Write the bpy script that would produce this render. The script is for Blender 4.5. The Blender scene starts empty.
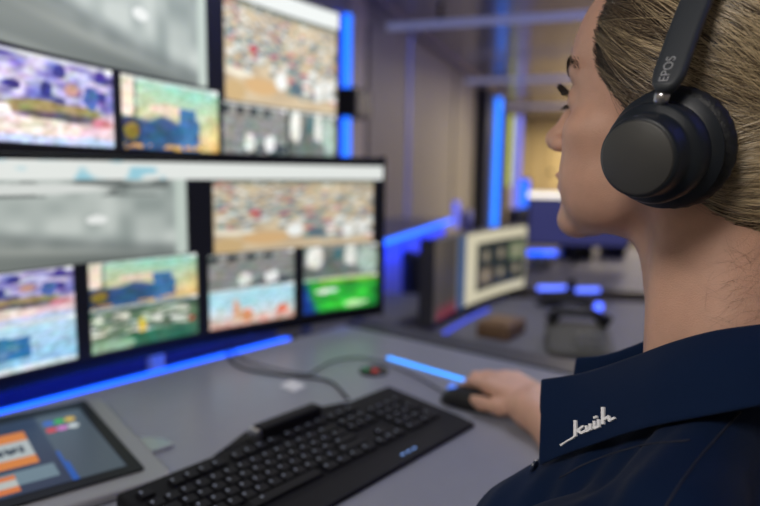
import bpy, math, random
import numpy as np
from mathutils import Vector, Matrix
from mathutils.bvhtree import BVHTree
random.seed(7); RNG = np.random.default_rng(7)
scene = bpy.context.scene
COL = scene.collection
rad = math.radians

# ------------------------------------------------------------------ camera
FPX = 620.0; CZ = 1.12; PITCH = rad(7.7); ROLL = rad(0.9)
cam_d = bpy.data.cameras.new('camera'); cam = bpy.data.objects.new('camera', cam_d); COL.objects.link(cam)
cam_d.sensor_width = 36.0; cam_d.lens = FPX / 760.0 * 36.0
cam_d.clip_start = 0.02; cam_d.clip_end = 60
cam.matrix_world = (Matrix.Translation((0, 0, CZ)) @ Matrix.Rotation(rad(90) - PITCH, 4, 'X') @ Matrix.Rotation(ROLL, 4, 'Z'))
cam_d.dof.use_dof = True; cam_d.dof.focus_distance = 0.45; cam_d.dof.aperture_fstop = 3.0
scene.camera = cam

def ray(px, py):
    x = (px - 380) / FPX; y = -(py - 253) / FPX
    c, s = math.cos(ROLL), math.sin(ROLL)
    x2 = x * c - y * s; y2 = x * s + y * c
    return np.array([x2, math.cos(PITCH) + y2 * math.sin(PITCH), -math.sin(PITCH) + y2 * math.cos(PITCH)])
def at(px, py, v):
    d = ray(px, py); return np.array([0, 0, CZ]) + d * v / d[1]
def onz(px, py, z):
    d = ray(px, py); return np.array([0, 0, CZ]) + d * ((z - CZ) / d[2])

# ------------------------------------------------------------------ materials
def lin(c):
    return tuple(((x / 12.92) if x <= 0.04045 else ((x + 0.055) / 1.055) ** 2.4) for x in c)
def s8(r, g, b): return lin((r / 255, g / 255, b / 255))
MATS = {}
def mat(name, col, rough=0.5, metal=0.0, spec=0.5, noise=0.0, nscale=30, bump=0.0, bscale=200, emis=None, estr=0.0, sss=0.0, coat=0.0, sheen=0.0):
    if name in MATS: return MATS[name]
    m = bpy.data.materials.new(name); m.use_nodes = True; nt = m.node_tree; N = nt.nodes; Lk = nt.links
    p = N['Principled BSDF']
    p.inputs['Base Color'].default_value = (*col, 1); p.inputs['Roughness'].default_value = rough
    p.inputs['Metallic'].default_value = metal; p.inputs['Specular IOR Level'].default_value = spec
    p.inputs['Coat Weight'].default_value = coat; p.inputs['Sheen Weight'].default_value = sheen
    if sss:
        p.inputs['Subsurface Weight'].default_value = sss; p.inputs['Subsurface Radius'].default_value = (0.012, 0.005, 0.003)
        p.inputs['Subsurface Scale'].default_value = 0.5
    if emis:
        p.inputs['Emission Color'].default_value = (*emis, 1); p.inputs['Emission Strength'].default_value = estr
    tc = N.new('ShaderNodeTexCoord')
    if noise:
        n = N.new('ShaderNodeTexNoise'); n.inputs['Scale'].default_value = nscale; n.inputs['Detail'].default_value = 5
        Lk.new(tc.outputs['Object'], n.inputs['Vector'])
        r = N.new('ShaderNodeMixRGB'); r.inputs[1].default_value = (*[c * (1 - noise) for c in col], 1)
        r.inputs[2].default_value = (*[min(1, c * (1 + noise)) for c in col], 1)
        Lk.new(n.outputs['Fac'], r.inputs[0]); Lk.new(r.outputs[0], p.inputs['Base Color'])
    if bump:
        n2 = N.new('ShaderNodeTexNoise'); n2.inputs['Scale'].default_value = bscale; n2.inputs['Detail'].default_value = 3
        Lk.new(tc.outputs['Object'], n2.inputs['Vector'])
        b = N.new('ShaderNodeBump'); b.inputs['Strength'].default_value = bump; b.inputs['Distance'].default_value = 0.001
        Lk.new(n2.outputs['Fac'], b.inputs['Height']); Lk.new(b.outputs['Normal'], p.inputs['Normal'])
    MATS[name] = m
    return m
def vcol_mat(name, estr=0.0, rough=0.4, base=1.0, attr='Col', spec=0.5):
    m = bpy.data.materials.new(name); m.use_nodes = True; nt = m.node_tree; N = nt.nodes
    p = N['Principled BSDF']; a = N.new('ShaderNodeAttribute'); a.attribute_name = attr
    if estr:
        p.inputs['Base Color'].default_value = (0.01, 0.01, 0.012, 1)
        nt.links.new(a.outputs['Color'], p.inputs['Emission Color']); p.inputs['Emission Strength'].default_value = estr
    else:
        nt.links.new(a.outputs['Color'], p.inputs['Base Color'])
    p.inputs['Roughness'].default_value = rough; p.inputs['Specular IOR Level'].default_value = .2 if estr else spec
    MATS[name] = m
    return m
LED = lambda name, col, st: mat(name, (0.02, 0.03, 0.08), 0.4, emis=col, estr=st)

M_KB = mat('keyboard_black', (0.005, 0.005, 0.007), 0.6, spec=.2)
M_BLACK = mat('black_plastic', (0.010, 0.010, 0.012), 0.45, spec=.4, bump=0.15, bscale=900)
M_BEZEL = mat('bezel_black', (0.005, 0.005, 0.008), 0.4, spec=.2)
M_DARKMETAL = mat('dark_metal', (0.03, 0.032, 0.04), 0.45, metal=0.6)
M_SILVER = mat('silver', (0.62, 0.62, 0.64), 0.28, metal=1.0)
M_DESK = mat('desk_laminate', (0.25, 0.26, 0.305), 0.32, noise=0.05, nscale=40, bump=0.05, bscale=400)
M_DESK2 = mat('desk_grey', (0.17, 0.17, 0.185), 0.65, spec=.25, noise=0.08, nscale=12)
M_BEIGE = mat('beige_laminate', (0.27, 0.25, 0.21), 0.65, spec=.25, noise=0.08, nscale=10)
M_EDGE = mat('desk_edge_grey', (0.055, 0.057, 0.068), 0.4)
M_WALL = mat('wall_beige', (0.38, 0.345, 0.275), 0.55, noise=0.08, nscale=3)
M_WALLF = mat('wall_far_cream', (0.62, 0.52, 0.33), 0.6, noise=0.08, nscale=3)
M_CEIL = mat('ceiling_panel', (0.31, 0.30, 0.38), 0.2, noise=0.06, nscale=2, spec=0.6)
M_FLOOR = mat('floor_vinyl', (0.09, 0.09, 0.10), 0.5, noise=0.2, nscale=50)
M_SEAM = mat('seam_dark', (0.03, 0.03, 0.035), 0.6)
M_WHITE = mat('white_paint', (0.75, 0.75, 0.78), 0.35)
M_LEDB = LED('led_blue', (0.005, 0.09, 1.0), 2.2)
M_LEDC = LED('led_cyan_blue', (0.01, 0.16, 1.0), 1.5)
M_LEDV = LED('led_violet', (0.10, 0.13, 0.85), 0.9)
M_LEDS = LED('led_seam', (0.10, 0.12, 0.5), 0.35)
M_LEDL = LED('led_lilac', (0.22, 0.24, 1.0), .75)
M_LEDK = LED('led_bar', (0.10, 0.17, 1.0), 1.7)
M_LEDY = LED('led_lime', (0.55, 0.62, 0.12), 1.0)
M_LAMPW = mat('lamp_white', (0.8, 0.8, 0.8), 0.4, emis=(1, 0.93, 0.8), estr=.95)
M_NAVY = mat('navy_case', (0.012, 0.02, 0.05), 0.5)

# ------------------------------------------------------------------ mesh builder
class MB:
    def __init__(self): self.v = []; self.f = []; self.mi = []
    def add(self, vs, fs, T=None, mi=0):
        o = len(self.v)
        for p in vs:
            if T is not None: p = T @ Vector(p)
            self.v.append(tuple(p))
        for f in fs: self.f.append(tuple(i + o for i in f)); self.mi.append(mi)
        return self
    def box(self, c, s, T=None, mi=0, taper=1.0):
        x, y, z = [k / 2 for k in s]; t = taper
        vs = [(c[0] - x, c[1] - y, c[2] - z), (c[0] + x, c[1] - y, c[2] - z), (c[0] + x, c[1] + y, c[2] - z), (c[0] - x, c[1] + y, c[2] - z),
              (c[0] - x * t, c[1] - y * t, c[2] + z), (c[0] + x * t, c[1] - y * t, c[2] + z), (c[0] + x * t, c[1] + y * t, c[2] + z), (c[0] - x * t, c[1] + y * t, c[2] + z)]
        return self.add(vs, [(3, 2, 1, 0), (4, 5, 6, 7), (0, 1, 5, 4), (1, 2, 6, 5), (2, 3, 7, 6), (3, 0, 4, 7)], T, mi)
    def prism(self, pts, z0, z1, T=None, mi=0):
        n = len(pts)
        vs = [(p[0], p[1], z0) for p in pts] + [(p[0], p[1], z1) for p in pts]
        fs = [tuple(range(n))[::-1], tuple(range(n, 2 * n))] + [(i, (i + 1) % n, n + (i + 1) % n, n + i) for i in range(n)]
        return self.add(vs, fs, T, mi)
    def lathe(self, prof, n=48, T=None, mi=0, caps=True):
        vs = []; fs = []
        for r, z in prof:
            for k in range(n):
                a = 2 * math.pi * k / n; vs.append((r * math.cos(a), r * math.sin(a), z))
        for j in range(len(prof) - 1):
            for k in range(n):
                fs.append((j * n + k, j * n + (k + 1) % n, (j + 1) * n + (k + 1) % n, (j + 1) * n + k))
        if caps:
            fs.append(tuple(range(n))[::-1]); fs.append(tuple(range((len(prof) - 1) * n, len(prof) * n)))
        return self.add(vs, fs, T, mi)
    def tube(self, pts, r, n=10, T=None, mi=0):
        pts = [Vector(p) for p in pts]; vs = []; fs = []
        rr = r if hasattr(r, '__len__') else [r] * len(pts)
        up = Vector((0, 0, 1))
        for i, p in enumerate(pts):
            t = (pts[min(i + 1, len(pts) - 1)] - pts[max(i - 1, 0)]).normalized()
            u = up - t * up.dot(t)
            if u.length < 1e-3: u = Vector((1, 0, 0)) - t * t.x
            u.normalize(); w = t.cross(u); up = u
            for k in range(n):
                a = 2 * math.pi * k / n; vs.append(p + (u * math.cos(a) + w * math.sin(a)) * rr[i])
        for i in range(len(pts) - 1):
            for k in range(n): fs.append((i * n + k, i * n + (k + 1) % n, (i + 1) * n + (k + 1) % n, (i + 1) * n + k))
        fs.append(tuple(range(n))[::-1]); fs.append(tuple(range((len(pts) - 1) * n, len(pts) * n)))
        return self.add(vs, fs, T, mi)
    def build(self, name, m, parent=None, origin=None, smooth=False, bevel=0.0):
        return mesh_obj(name, np.array(self.v), self.f, m, parent, origin, smooth, bevel, self.mi)

def world_origin(o):
    p = Vector((0, 0, 0))
    while o is not None: p += o.location; o = o.parent
    return p
def mesh_obj(name, V, F, m, parent=None, origin=None, smooth=False, bevel=0.0, mi=None):
    V = np.asarray(V, float)
    if parent is not None: org = world_origin(parent)
    elif origin is not None: org = Vector(origin)
    else: org = Vector(((V[:, 0].min() + V[:, 0].max()) / 2, (V[:, 1].min() + V[:, 1].max()) / 2, V[:, 2].min()))
    me = bpy.data.meshes.new(name)
    W = V - np.array(org)
    if isinstance(F, np.ndarray):
        nf, k = F.shape
        me.vertices.add(len(W)); me.vertices.foreach_set('co', W.astype(np.float32).ravel())
        me.loops.add(nf * k); me.loops.foreach_set('vertex_index', F.astype(np.int32).ravel())
        me.polygons.add(nf); me.polygons.foreach_set('loop_start', np.arange(0, nf * k, k, dtype=np.int32))
        me.update(calc_edges=True); me.validate()
    else:
        me.from_pydata([tuple(p) for p in W], [], F)
    ms = m if isinstance(m, (list, tuple)) else [m]
    for q in ms: me.materials.append(q)
    if mi is not None and len(ms) > 1: me.polygons.foreach_set('material_index', mi)
    if smooth: me.polygons.foreach_set('use_smooth', [True] * len(me.polygons))
    o = bpy.data.objects.new(name, me); COL.objects.link(o)
    if parent is not None: o.parent = parent
    else: o.location = org
    if bevel:
        b = o.modifiers.new('bevel', 'BEVEL'); b.width = bevel; b.segments = 3; b.limit_method = 'ANGLE'; b.angle_limit = rad(40)
    return o
def tag(o, label=None, cat=None, group=None, kind=None):
    if label: o['label'] = label
    if cat: o['category'] = cat
    if group: o['group'] = group
    if kind: o['kind'] = kind
    return o
def thing(name, loc, label, cat, group=None):
    o = bpy.data.objects.new(name, None); COL.objects.link(o); o.location = tuple(loc); o.empty_display_size = 0.05
    return tag(o, label, cat, group)
def frame(o, az, z=None):
    """local x = right along azimuth az+90, local y = azimuth az (deg clockwise from +Y)"""
    return Matrix.Translation(Vector(o)) @ Matrix.Rotation(-rad(az), 4, 'Z')
def catmull(P, n):
    P = np.asarray(P, float); Q = np.vstack([2 * P[0] - P[1], P, 2 * P[-1] - P[-2]]); out = []
    m = len(P) - 1
    for t in np.linspace(0, m, n):
        i = min(int(t), m - 1); u = t - i; a, b, c, d = Q[i], Q[i + 1], Q[i + 2], Q[i + 3]
        out.append(0.5 * ((2 * b) + (-a + c) * u + (2 * a - 5 * b + 4 * c - d) * u * u + (-a + 3 * b - 3 * c + d) * u ** 3))
    return np.array(out)

# ------------------------------------------------------------------ room (vehicle interior, long axis 19 deg right of view)
AX = rad(19); DA = np.array([math.sin(AX), math.cos(AX)]); DB = np.array([-math.cos(AX), math.sin(AX)])
def R(a, b, z): q = DA * a + DB * b; return (q[0], q[1], z)
TR = Matrix(((DA[0], DB[0], 0, 0), (DA[1], DB[1], 0, 0), (0, 0, 1, 0), (0, 0, 0, 1)))   # room coords (a,b,z)->world
ZC = 2.07; A0, A1 = -1.6, 11.9; BL, BR_ = 1.24, -1.24
def rbox(a0, a1, b0, b1, z0, z1): return MB().box(((a0 + a1) / 2, (b0 + b1) / 2, (z0 + z1) / 2), (a1 - a0, b1 - b0, z1 - z0), TR)
def struct(name, mb, m, bevel=0): return tag(mb.build(name, m, bevel=bevel), kind='structure')
struct('floor', rbox(A0 - .1, A1 + .1, BR_ - .1, BL + .1, -0.05, 0), M_FLOOR)
struct('ceiling', rbox(A0 - .1, A1 + .1, BR_ - .1, BL + .1, ZC, ZC + .05), M_CEIL)
struct('wall_left', rbox(A0 - .1, A1 + .1, BL, BL + .1, 0, ZC), M_WALL)
struct('wall_right', rbox(A0 - .1, A1 + .1, BR_ - .1, BR_, 0, ZC), M_WALL)
struct('wall_far', rbox(A1, A1 + .1, BR_, BL, 0, ZC), M_WALLF)
struct('wall_back', rbox(A0 - .1, A0, BR_, BL, 0, ZC), M_WALL)
n = 0
def trim(mb, m, bevel=0):
    global n; n += 1; return struct('trim_%d' % n, mb, m, bevel)
def wall_a(px, b=BL):   # room coordinate a where pixel column px meets the left wall
    d = ray(px, 150); q = d[:2] / d[1]
    v = b / (q @ DB); return float((q * v) @ DA)
for px, w in ((366, .05), (453, .025)):
    a = wall_a(px); trim(rbox(a - w / 2, a + w / 2, BL - .006, BL, 0.7, ZC - (.0 if px != 366 else .16)), M_SEAM)
a = wall_a(356); trim(rbox(a - .13, a + .10, BL - .012, BL, 0.5, ZC), mat('cream_pillar', (0.68, 0.58, 0.44), 0.5))
a = wall_a(408); tag(trim(rbox(a - .03, a + .03, BL - .008, BL, .67, ZC - .02), M_LEDS))
trim(rbox(A0, A1, BL - .05, BL, ZC - .05, ZC), mat('ceiling_cove', (0.28, 0.26, 0.28), 0.4))
# door set in the far wall
dr = tag(rbox(A1 - .03, A1, .28, .86, 0, 1.95).build('door_1', mat('door_cream', (0.66, 0.55, 0.34), 0.5)), kind='structure')
MB().lathe([(.035, 0), (.035, .03), (.02, .045)], 20, TR @ Matrix.Translation((A1 - .03, .80, 1.12)) @ Matrix.Rotation(rad(-90), 4, 'Y')).build('door_handle', M_DARKMETAL, dr)

# ceiling cross rails
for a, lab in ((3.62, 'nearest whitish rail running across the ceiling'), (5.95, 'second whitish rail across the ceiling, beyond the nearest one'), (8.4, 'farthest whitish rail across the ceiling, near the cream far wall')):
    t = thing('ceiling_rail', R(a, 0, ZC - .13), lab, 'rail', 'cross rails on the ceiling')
    MB().tube([R(a, BL - .02, ZC - .115), R(a, 0, ZC - .115), R(a, BR_ + .02, ZC - .115)], .022, 14).build('rail', mat('rail_glow', (.7, .7, .75), .35, emis=(.45, .5, 1), estr=.15), t, smooth=True)  # faint emission added so the plain rails look lit
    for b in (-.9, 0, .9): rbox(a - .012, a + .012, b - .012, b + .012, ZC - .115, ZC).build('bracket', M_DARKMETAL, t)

# lamps in the ceiling
def ceiling_lamp(a, b, la, lb, col, power, label):
    t = thing('ceiling_light', R(a, b, ZC - .03), label, 'ceiling light', 'ceiling lights')
    rbox(a - la / 2 - .02, a + la / 2 + .02, b - lb / 2 - .02, b + lb / 2 + .02, ZC - .03, ZC).build('housing', M_WHITE, t)
    rbox(a - la / 2, a + la / 2, b - lb / 2, b + lb / 2, ZC - .034, ZC - .03).build('diffuser', mat('diffuser_%d' % int(a * 10 + 50), (.8, .8, .8), .5, emis=col, estr=1.6), t)
    l = bpy.data.lights.new('lamp', 'AREA'); l.shape = 'RECTANGLE'; l.size = la; l.size_y = lb; l.energy = power; l.color = col
    lo = bpy.data.objects.new('lamp', l); COL.objects.link(lo); lo.parent = t
    lo.matrix_local = Matrix.Translation((0, 0, -.01)) @ Matrix.Rotation(-AX + rad(90), 4, 'Z')
    return t
ceiling_lamp(-.75, .45, .6, .5, (1, .94, .88), 12, 'square white ceiling light over the seated operator, behind the camera')
ceiling_lamp(1.6, .0, .9, .25, (.92, .93, 1), 5, 'long cool ceiling light above the keyboard desk')
ceiling_lamp(5.8, -.5, .9, .25, (1, .90, .78), 26, 'long ceiling light above the second workstation')
ceiling_lamp(7.6, -.5, .9, .25, (1, .82, .58), 28, 'long warm ceiling light between the far rails')
ceiling_lamp(10.7, 0, .9, .5, (1, .80, .48), 34, 'warm ceiling light in front of the cream far wall')

# unseen blue strip added high on the right wall to tint the ceiling
lw = tag(rbox(.2, 10.5, BR_ + .002, BR_ + .03, 1.86, 1.88).build('led_strip', M_LEDB), 'long unseen blue light strip added high on the right wall to wash the ceiling', 'light strip')
for a_, p_ in ((1.8, 10), (4.8, 10), (8.0, 8)):
    l = bpy.data.lights.new('ceiling_wash', 'AREA'); l.shape = 'RECTANGLE'; l.size = 2.8; l.size_y = .04; l.energy = p_; l.color = (.13, .15, 1)
    lo = bpy.data.objects.new('ceiling_wash', l); COL.objects.link(lo); lo.parent = lw
    d_ = Vector((*(DB * .30), .95)).normalized(); mz = -d_; mx = Vector((*DA, 0)); my = mz.cross(mx)
    M_ = Matrix(((mx.x, my.x, mz.x, 0), (mx.y, my.y, mz.y, 0), (mx.z, my.z, mz.z, 0), (0, 0, 0, 1)))
    lo.matrix_local = Matrix.Translation(Vector(R(a_, BR_ + .04, 1.89)) - lw.location) @ M_

# ------------------------------------------------------------------ pictures shown on the screens
def fill(img, S, T, s0, s1, t0, t1, fn):
    m = (S >= s0) & (S <= s1) & (T >= t0) & (T <= t1)
    if not m.any(): return
    u = (s1 - S[m]) / (s1 - s0); v = (T[m] - t0) / (t1 - t0)
    img[m] = fn(u, v) if callable(fn) else np.array(fn)[None, :]
def vnoise(u, v, sc, seed):
    r = np.random.default_rng(seed); g = r.random((64, 64))
    x = u * sc; y = v * sc; xi = np.floor(x).astype(int); yi = np.floor(y).astype(int); fx = x - xi; fy = y - yi
    fx = fx * fx * (3 - 2 * fx); fy = fy * fy * (3 - 2 * fy); G = lambda a, b: g[a % 64, b % 64]
    return (G(xi, yi) * (1 - fx) + G(xi + 1, yi) * fx) * (1 - fy) + (G(xi, yi + 1) * (1 - fx) + G(xi + 1, yi + 1) * fx) * fy
c8 = lambda *c: np.array(c) / 255.0
def mixc(a, b, t): t = np.clip(t, 0, 1)[:, None]; return a * (1 - t) + b * t
def ellp(out, u, v, cu, cv, ru, rv, col, soft=.25):
    d = ((u - cu) / ru) ** 2 + ((v - cv) / rv) ** 2
    return mixc(out, np.array(col)[None, :], (1 - d) / soft)
def f_highway(u, v):
    k = vnoise(u, v * .2, 22, 3); o = mixc(np.tile(c8(140, 150, 146), (len(u), 1)), c8(190, 197, 192)[None], k * 1.2 - .1)
    o = mixc(o, c8(84, 90, 88)[None], (v > .8) * (vnoise(u, v, 14, 8) > .5) * .7 * (u < .95))
    edge = .95 - 1.15 * u + .35 * u * u
    o = mixc(o, mixc(np.tile(c8(98, 105, 102), (len(u), 1)), c8(150, 155, 149)[None], vnoise(u * 1 + v * 2, v, 5, 5)), (edge - v) * 4.5 * (u < 1))
    o = mixc(o, c8(84, 92, 92)[None], (1 - np.abs(v - edge + .08) / .14) * .4)
    o = ellp(o, u, v, .55, .9, .26, .07, c8(210, 214, 210), .4)
    o = ellp(o, u, v, .74, .52, .03, .06, c8(225, 228, 225)); o = ellp(o, u, v, .02, .5, .05, .04, c8(220, 225, 222))
    o = mixc(o, c8(186, 198, 190)[None], (u - .955) * 60)
    return o
def f_park(u, v):
    o = mixc(np.tile(c8(214, 196, 164), (len(u), 1)), c8(180, 158, 128)[None], vnoise(u, v, 9, 4))
    r = np.random.default_rng(12)
    o = mixc(o, c8(120, 125, 105)[None], (v - .93) * 20)
    for k in range(430):
        cu = r.random(); cv = .32 + .66 * r.random() ** .9 if cu < .55 else .12 + .84 * r.random()
        col = [(215, 218, 214), (238, 240, 236), (110, 128, 138), (150, 162, 165), (190, 100, 110), (120, 150, 140), (205, 208, 200), (190, 180, 155), (95, 110, 120)][r.integers(0, 9)]
        sz = .012 + .022 * (1 - cv)
        o = ellp(o, u, v, cu, cv, sz * (1.1 + r.random()), sz * 1.15, c8(*col), .8)
    for cu, cv, ru, rv, col in ((.48, .27, .06, .1, (235, 238, 235)), (.62, .22, .07, .09, (90, 110, 120)), (.83, .25, .05, .1, (230, 232, 228)), (.93, .3, .05, .08, (225, 225, 220)), (.12, .28, .14, .035, (232, 225, 205)), (.3, .18, .16, .1, (206, 170, 122)), (.08, .1, .1, .12, (196, 168, 122)), (.24, .55, .04, .04, (195, 50, 70))):
        o = ellp(o, u, v, cu, cv, ru, rv, c8(*col), .4)
    return o
def f_market(u, v):
    o = mixc(np.tile(c8(120, 115, 190), (len(u), 1)), c8(205, 200, 225)[None], vnoise(u, v, 12, 6) * 1.6 - .3)
    o = mixc(o, c8(60, 55, 130)[None], (vnoise(u, v, 9, 16) - .62) * 8)
    o = mixc(o, c8(225, 200, 205)[None], (.5 - v) * 6)
    o = ellp(o, u, v, .5, .42, .42, .1, c8(150, 140, 90)); o = ellp(o, u, v, .55, .33, .38, .07, c8(90, 80, 90), .6); o = ellp(o, u, v, .05, .6, .06, .15, c8(180, 60, 60))
    o = ellp(o, u, v, .35, .2, .4, .1, c8(235, 215, 205)); o = ellp(o, u, v, .9, .3, .12, .09, c8(200, 120, 130), .7); o = ellp(o, u, v, .8, .62, .06, .18, c8(70, 100, 160)); o = ellp(o, u, v, .65, .7, .08, .1, c8(190, 150, 130), .8)
    o = ellp(o, u, v, .1, .35, .1, .1, c8(240, 235, 240))
    return mixc(o, c8(190, 205, 240)[None], (.1 - v) * 30)
def f_city(u, v):
    o = mixc(np.tile(c8(232, 205, 150), (len(u), 1)), c8(150, 205, 185)[None], v * 1.2 - .2 + .3 * (u - .5))
    o = mixc(o, c8(238, 190, 110)[None], (u - .8) * 4 * (1 - v))
    o = ellp(o, u, v, .45, .62, .2, .1, c8(235, 205, 185))
    o = mixc(o, c8(52, 84, 125)[None], ((.5 + .04 * np.sin(u * 20) - v) * 14) * (u < .78))
    o = mixc(o, c8(62, 112, 158)[None], (np.abs(u - .66) < .09) * (v < .68) * 1.0)
    o = mixc(o, c8(40, 50, 70)[None], (u < .17) * (v > .0) * (v < .45) * .8); o = ellp(o, u, v, .08, .25, .08, .12, c8(140, 120, 50))
    o = mixc(o, c8(235, 215, 195)[None], (u < .11) * (v > .5) * 1.0); o = mixc(o, c8(110, 120, 120)[None], (np.abs(u - .13) < .015) * (v > .5) * .8)
    o = mixc(o, c8(225, 175, 95)[None], (np.abs(v - .04) < .03) * (vnoise(u, v, 20, 3) > .4))
    return o
def f_round(u, v):
    o = mixc(np.tile(c8(110, 135, 100), (len(u), 1)), c8(60, 85, 75)[None], vnoise(u, v, 8, 11))
    o = mixc(o, c8(225, 230, 215)[None], (vnoise(u * 1.0, v * 2, 13, 21) - .52) * 9 * (v > .3) * (u < .9))
    o = mixc(o, c8(45, 75, 70)[None], (v - .85) * 6)
    o = ellp(o, u, v, .6, .12, .45, .26, c8(50, 105, 80), .5); o = ellp(o, u, v, .45, .5, .04, .2, c8(215, 190, 60)); o = ellp(o, u, v, .93, .45, .03, .06, c8(215, 90, 60))
    return ellp(o, u, v, .15, .1, .25, .18, c8(150, 180, 150))
def f_road(u, v):
    o = mixc(np.tile(c8(120, 122, 120), (len(u), 1)), c8(150, 152, 148)[None], np.abs(np.sin(v * 16)) * .7)
    o = mixc(o, c8(40, 45, 48)[None], (np.sin(u * 30) > -.1) * (v > .85) * .9 * (u < .75))
    o = mixc(o, c8(50, 60, 66)[None], (vnoise(u, v, 11, 2) > .5) * (v < .3) * (u > .3))
    for c in (.4, .72): o = ellp(o, u, v, c, .24, .09, .2, c8(228, 230, 228))
    return o
def f_beach(u, v):
    o = mixc(np.tile(c8(235, 215, 205), (len(u), 1)), c8(170, 215, 230)[None], v * 1.5)
    o = mixc(o, c8(214, 160, 142)[None], (.34 - v) * 5 * vnoise(u, v, 14, 9)); o = ellp(o, u, v, .3, .42, .05, .4, c8(222, 160, 125), .8); o = ellp(o, u, v, .42, .25, .08, .2, c8(220, 150, 110))
    return ellp(o, u, v, .85, .3, .08, .15, c8(225, 120, 90))
def f_van(u, v):
    o = mixc(np.tile(c8(128, 134, 128), (len(u), 1)), c8(90, 98, 96)[None], vnoise(u, v, 6, 4))
    o = ellp(o, u, v, .14, .72, .13, .46, c8(228, 230, 222), .5); o = ellp(o, u, v, .62, .7, .09, .75, c8(222, 226, 218), .5); o = ellp(o, u, v, .85, .5, .18, .6, c8(170, 190, 178), .6)
    o = ellp(o, u, v, .45, .8, .06, .2, c8(70, 110, 120)); return ellp(o, u, v, .5, .2, .3, .25, c8(105, 112, 108), .6)
def f_pitch(u, v):
    o = mixc(np.tile(c8(20, 105, 45), (len(u), 1)), c8(60, 205, 60)[None], vnoise(u, v * 1.6, 5, 31) * 1.3 - .1)
    o = mixc(o, c8(170, 190, 50)[None], (v - .82) * 5 * (u > .2)); o = mixc(o, c8(20, 60, 150)[None], (.22 - u - .15 * v) * 9)
    o = ellp(o, u, v, .3, .65, .16, .08, c8(235, 240, 235)); return ellp(o, u, v, .7, .15, .18, .1, c8(190, 235, 170))
def f_cont(u, v):
    o = mixc(np.tile(c8(140, 190, 225), (len(u), 1)), c8(185, 218, 240)[None], v)
    o = mixc(o, c8(45, 110, 160)[None], (np.abs(u - .35) < .3) * (np.abs(v - .52) < .24) * 1.0)
    o = mixc(o, c8(120, 160, 185)[None], (np.abs(u - .33) < .24) * (np.abs(v - .54) < .17) * .8 * vnoise(u, v, 20, 3) * 1.5)
    return mixc(o, c8(225, 235, 240)[None], (.12 - v) * 20)
def f_tool(u, v):
    o = np.tile(c8(224, 228, 224), (len(u), 1)); o = mixc(o, c8(150, 200, 215)[None], (vnoise(u, v * .05, 38, 77) - .66) * 6 * (u < .55)); return o
WL = c8(214, 218, 214)
def rough_up(o, u, v, k=.28, seed=5):
    a = vnoise(u, v, 26, seed); b = vnoise(u, v, 11, seed + 1); c = vnoise(u, v, 18, seed + 2)
    return np.clip(o * (1 - k * .5 + k * a[:, None]) + (np.stack([b, c, a], 1) - .5) * k * .35, 0, 1)
def titled(fn):
    def g(u, v):
        w_ = .02 * (vnoise(u, v, 9, 41) - .5); o = rough_up(fn(np.clip(u + w_, 0, 1), np.clip(v / .94 + w_ * 2, 0, 1)), u, v); o = mixc(o, WL[None], (v > .95) * .75); return ellp(o, u, v, .965, .965, .035, .045, c8(245, 248, 245), .2)
    return g
class Arc:
    def __init__(s, E, az, R): s.E, s.a, s.R = E, rad(az), R
    def P(s, q, z, off=0):
        b = s.a - q / s.R
        x = s.E[0] - s.R * (math.cos(b) - math.cos(s.a)); y = s.E[1] - s.R * (math.sin(s.a) - math.sin(b))
        return (x + math.cos(b) * off, y - math.sin(b) * off, z)
def arc_slab(A, s0, s1, z0, z1, o0, o1, n=36):
    mb = MB(); vs = []; fs = []
    for i in range(n + 1):
        s = s0 + (s1 - s0) * i / n
        vs += [A.P(s, z0, o0), A.P(s, z1, o0), A.P(s, z1, o1), A.P(s, z0, o1)]
    for i in range(n):
        b = i * 4
        for k in range(4): fs.append((b + k, b + (k + 1) % 4, b + 4 + (k + 1) % 4, b + 4 + k))
    fs += [(0, 1, 2, 3), (n * 4 + 3, n * 4 + 2, n * 4 + 1, n * 4)]
    return mb.add(vs, fs)
def arc_screen(name, A, s0, s1, z0, z1, off, step, paint, strength, parent):
    ns = int((s1 - s0) / step) + 1; nt = int((z1 - z0) / step) + 1
    ss = np.linspace(s0, s1, ns); tt = np.linspace(z0, z1, nt); S, T = np.meshgrid(ss, tt)
    img = np.tile(c8(9, 10, 16), (nt, ns, 1)).astype(float).reshape(nt, ns, 3); paint(img, S, T)
    V = np.array([[A.P(s, z, off) for s in ss] for z in tt]).reshape(-1, 3)
    i, j = np.meshgrid(np.arange(ns - 1), np.arange(nt - 1)); k = (j * ns + i).ravel()
    o = mesh_obj(name, V, np.stack([k + 1, k, k + ns, k + ns + 1], 1), vcol_mat(name + '_picture_' + str(len(MATS)), strength, .35), parent)
    L = np.where(img <= .04045, img / 12.92, ((img + .055) / 1.055) ** 2.4).reshape(-1, 3)
    ca = o.data.color_attributes.new('Col', 'FLOAT_COLOR', 'POINT')
    ca.data.foreach_set('color', np.hstack([L, np.ones((len(L), 1))]).astype(np.float32).ravel())
    return o
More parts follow.
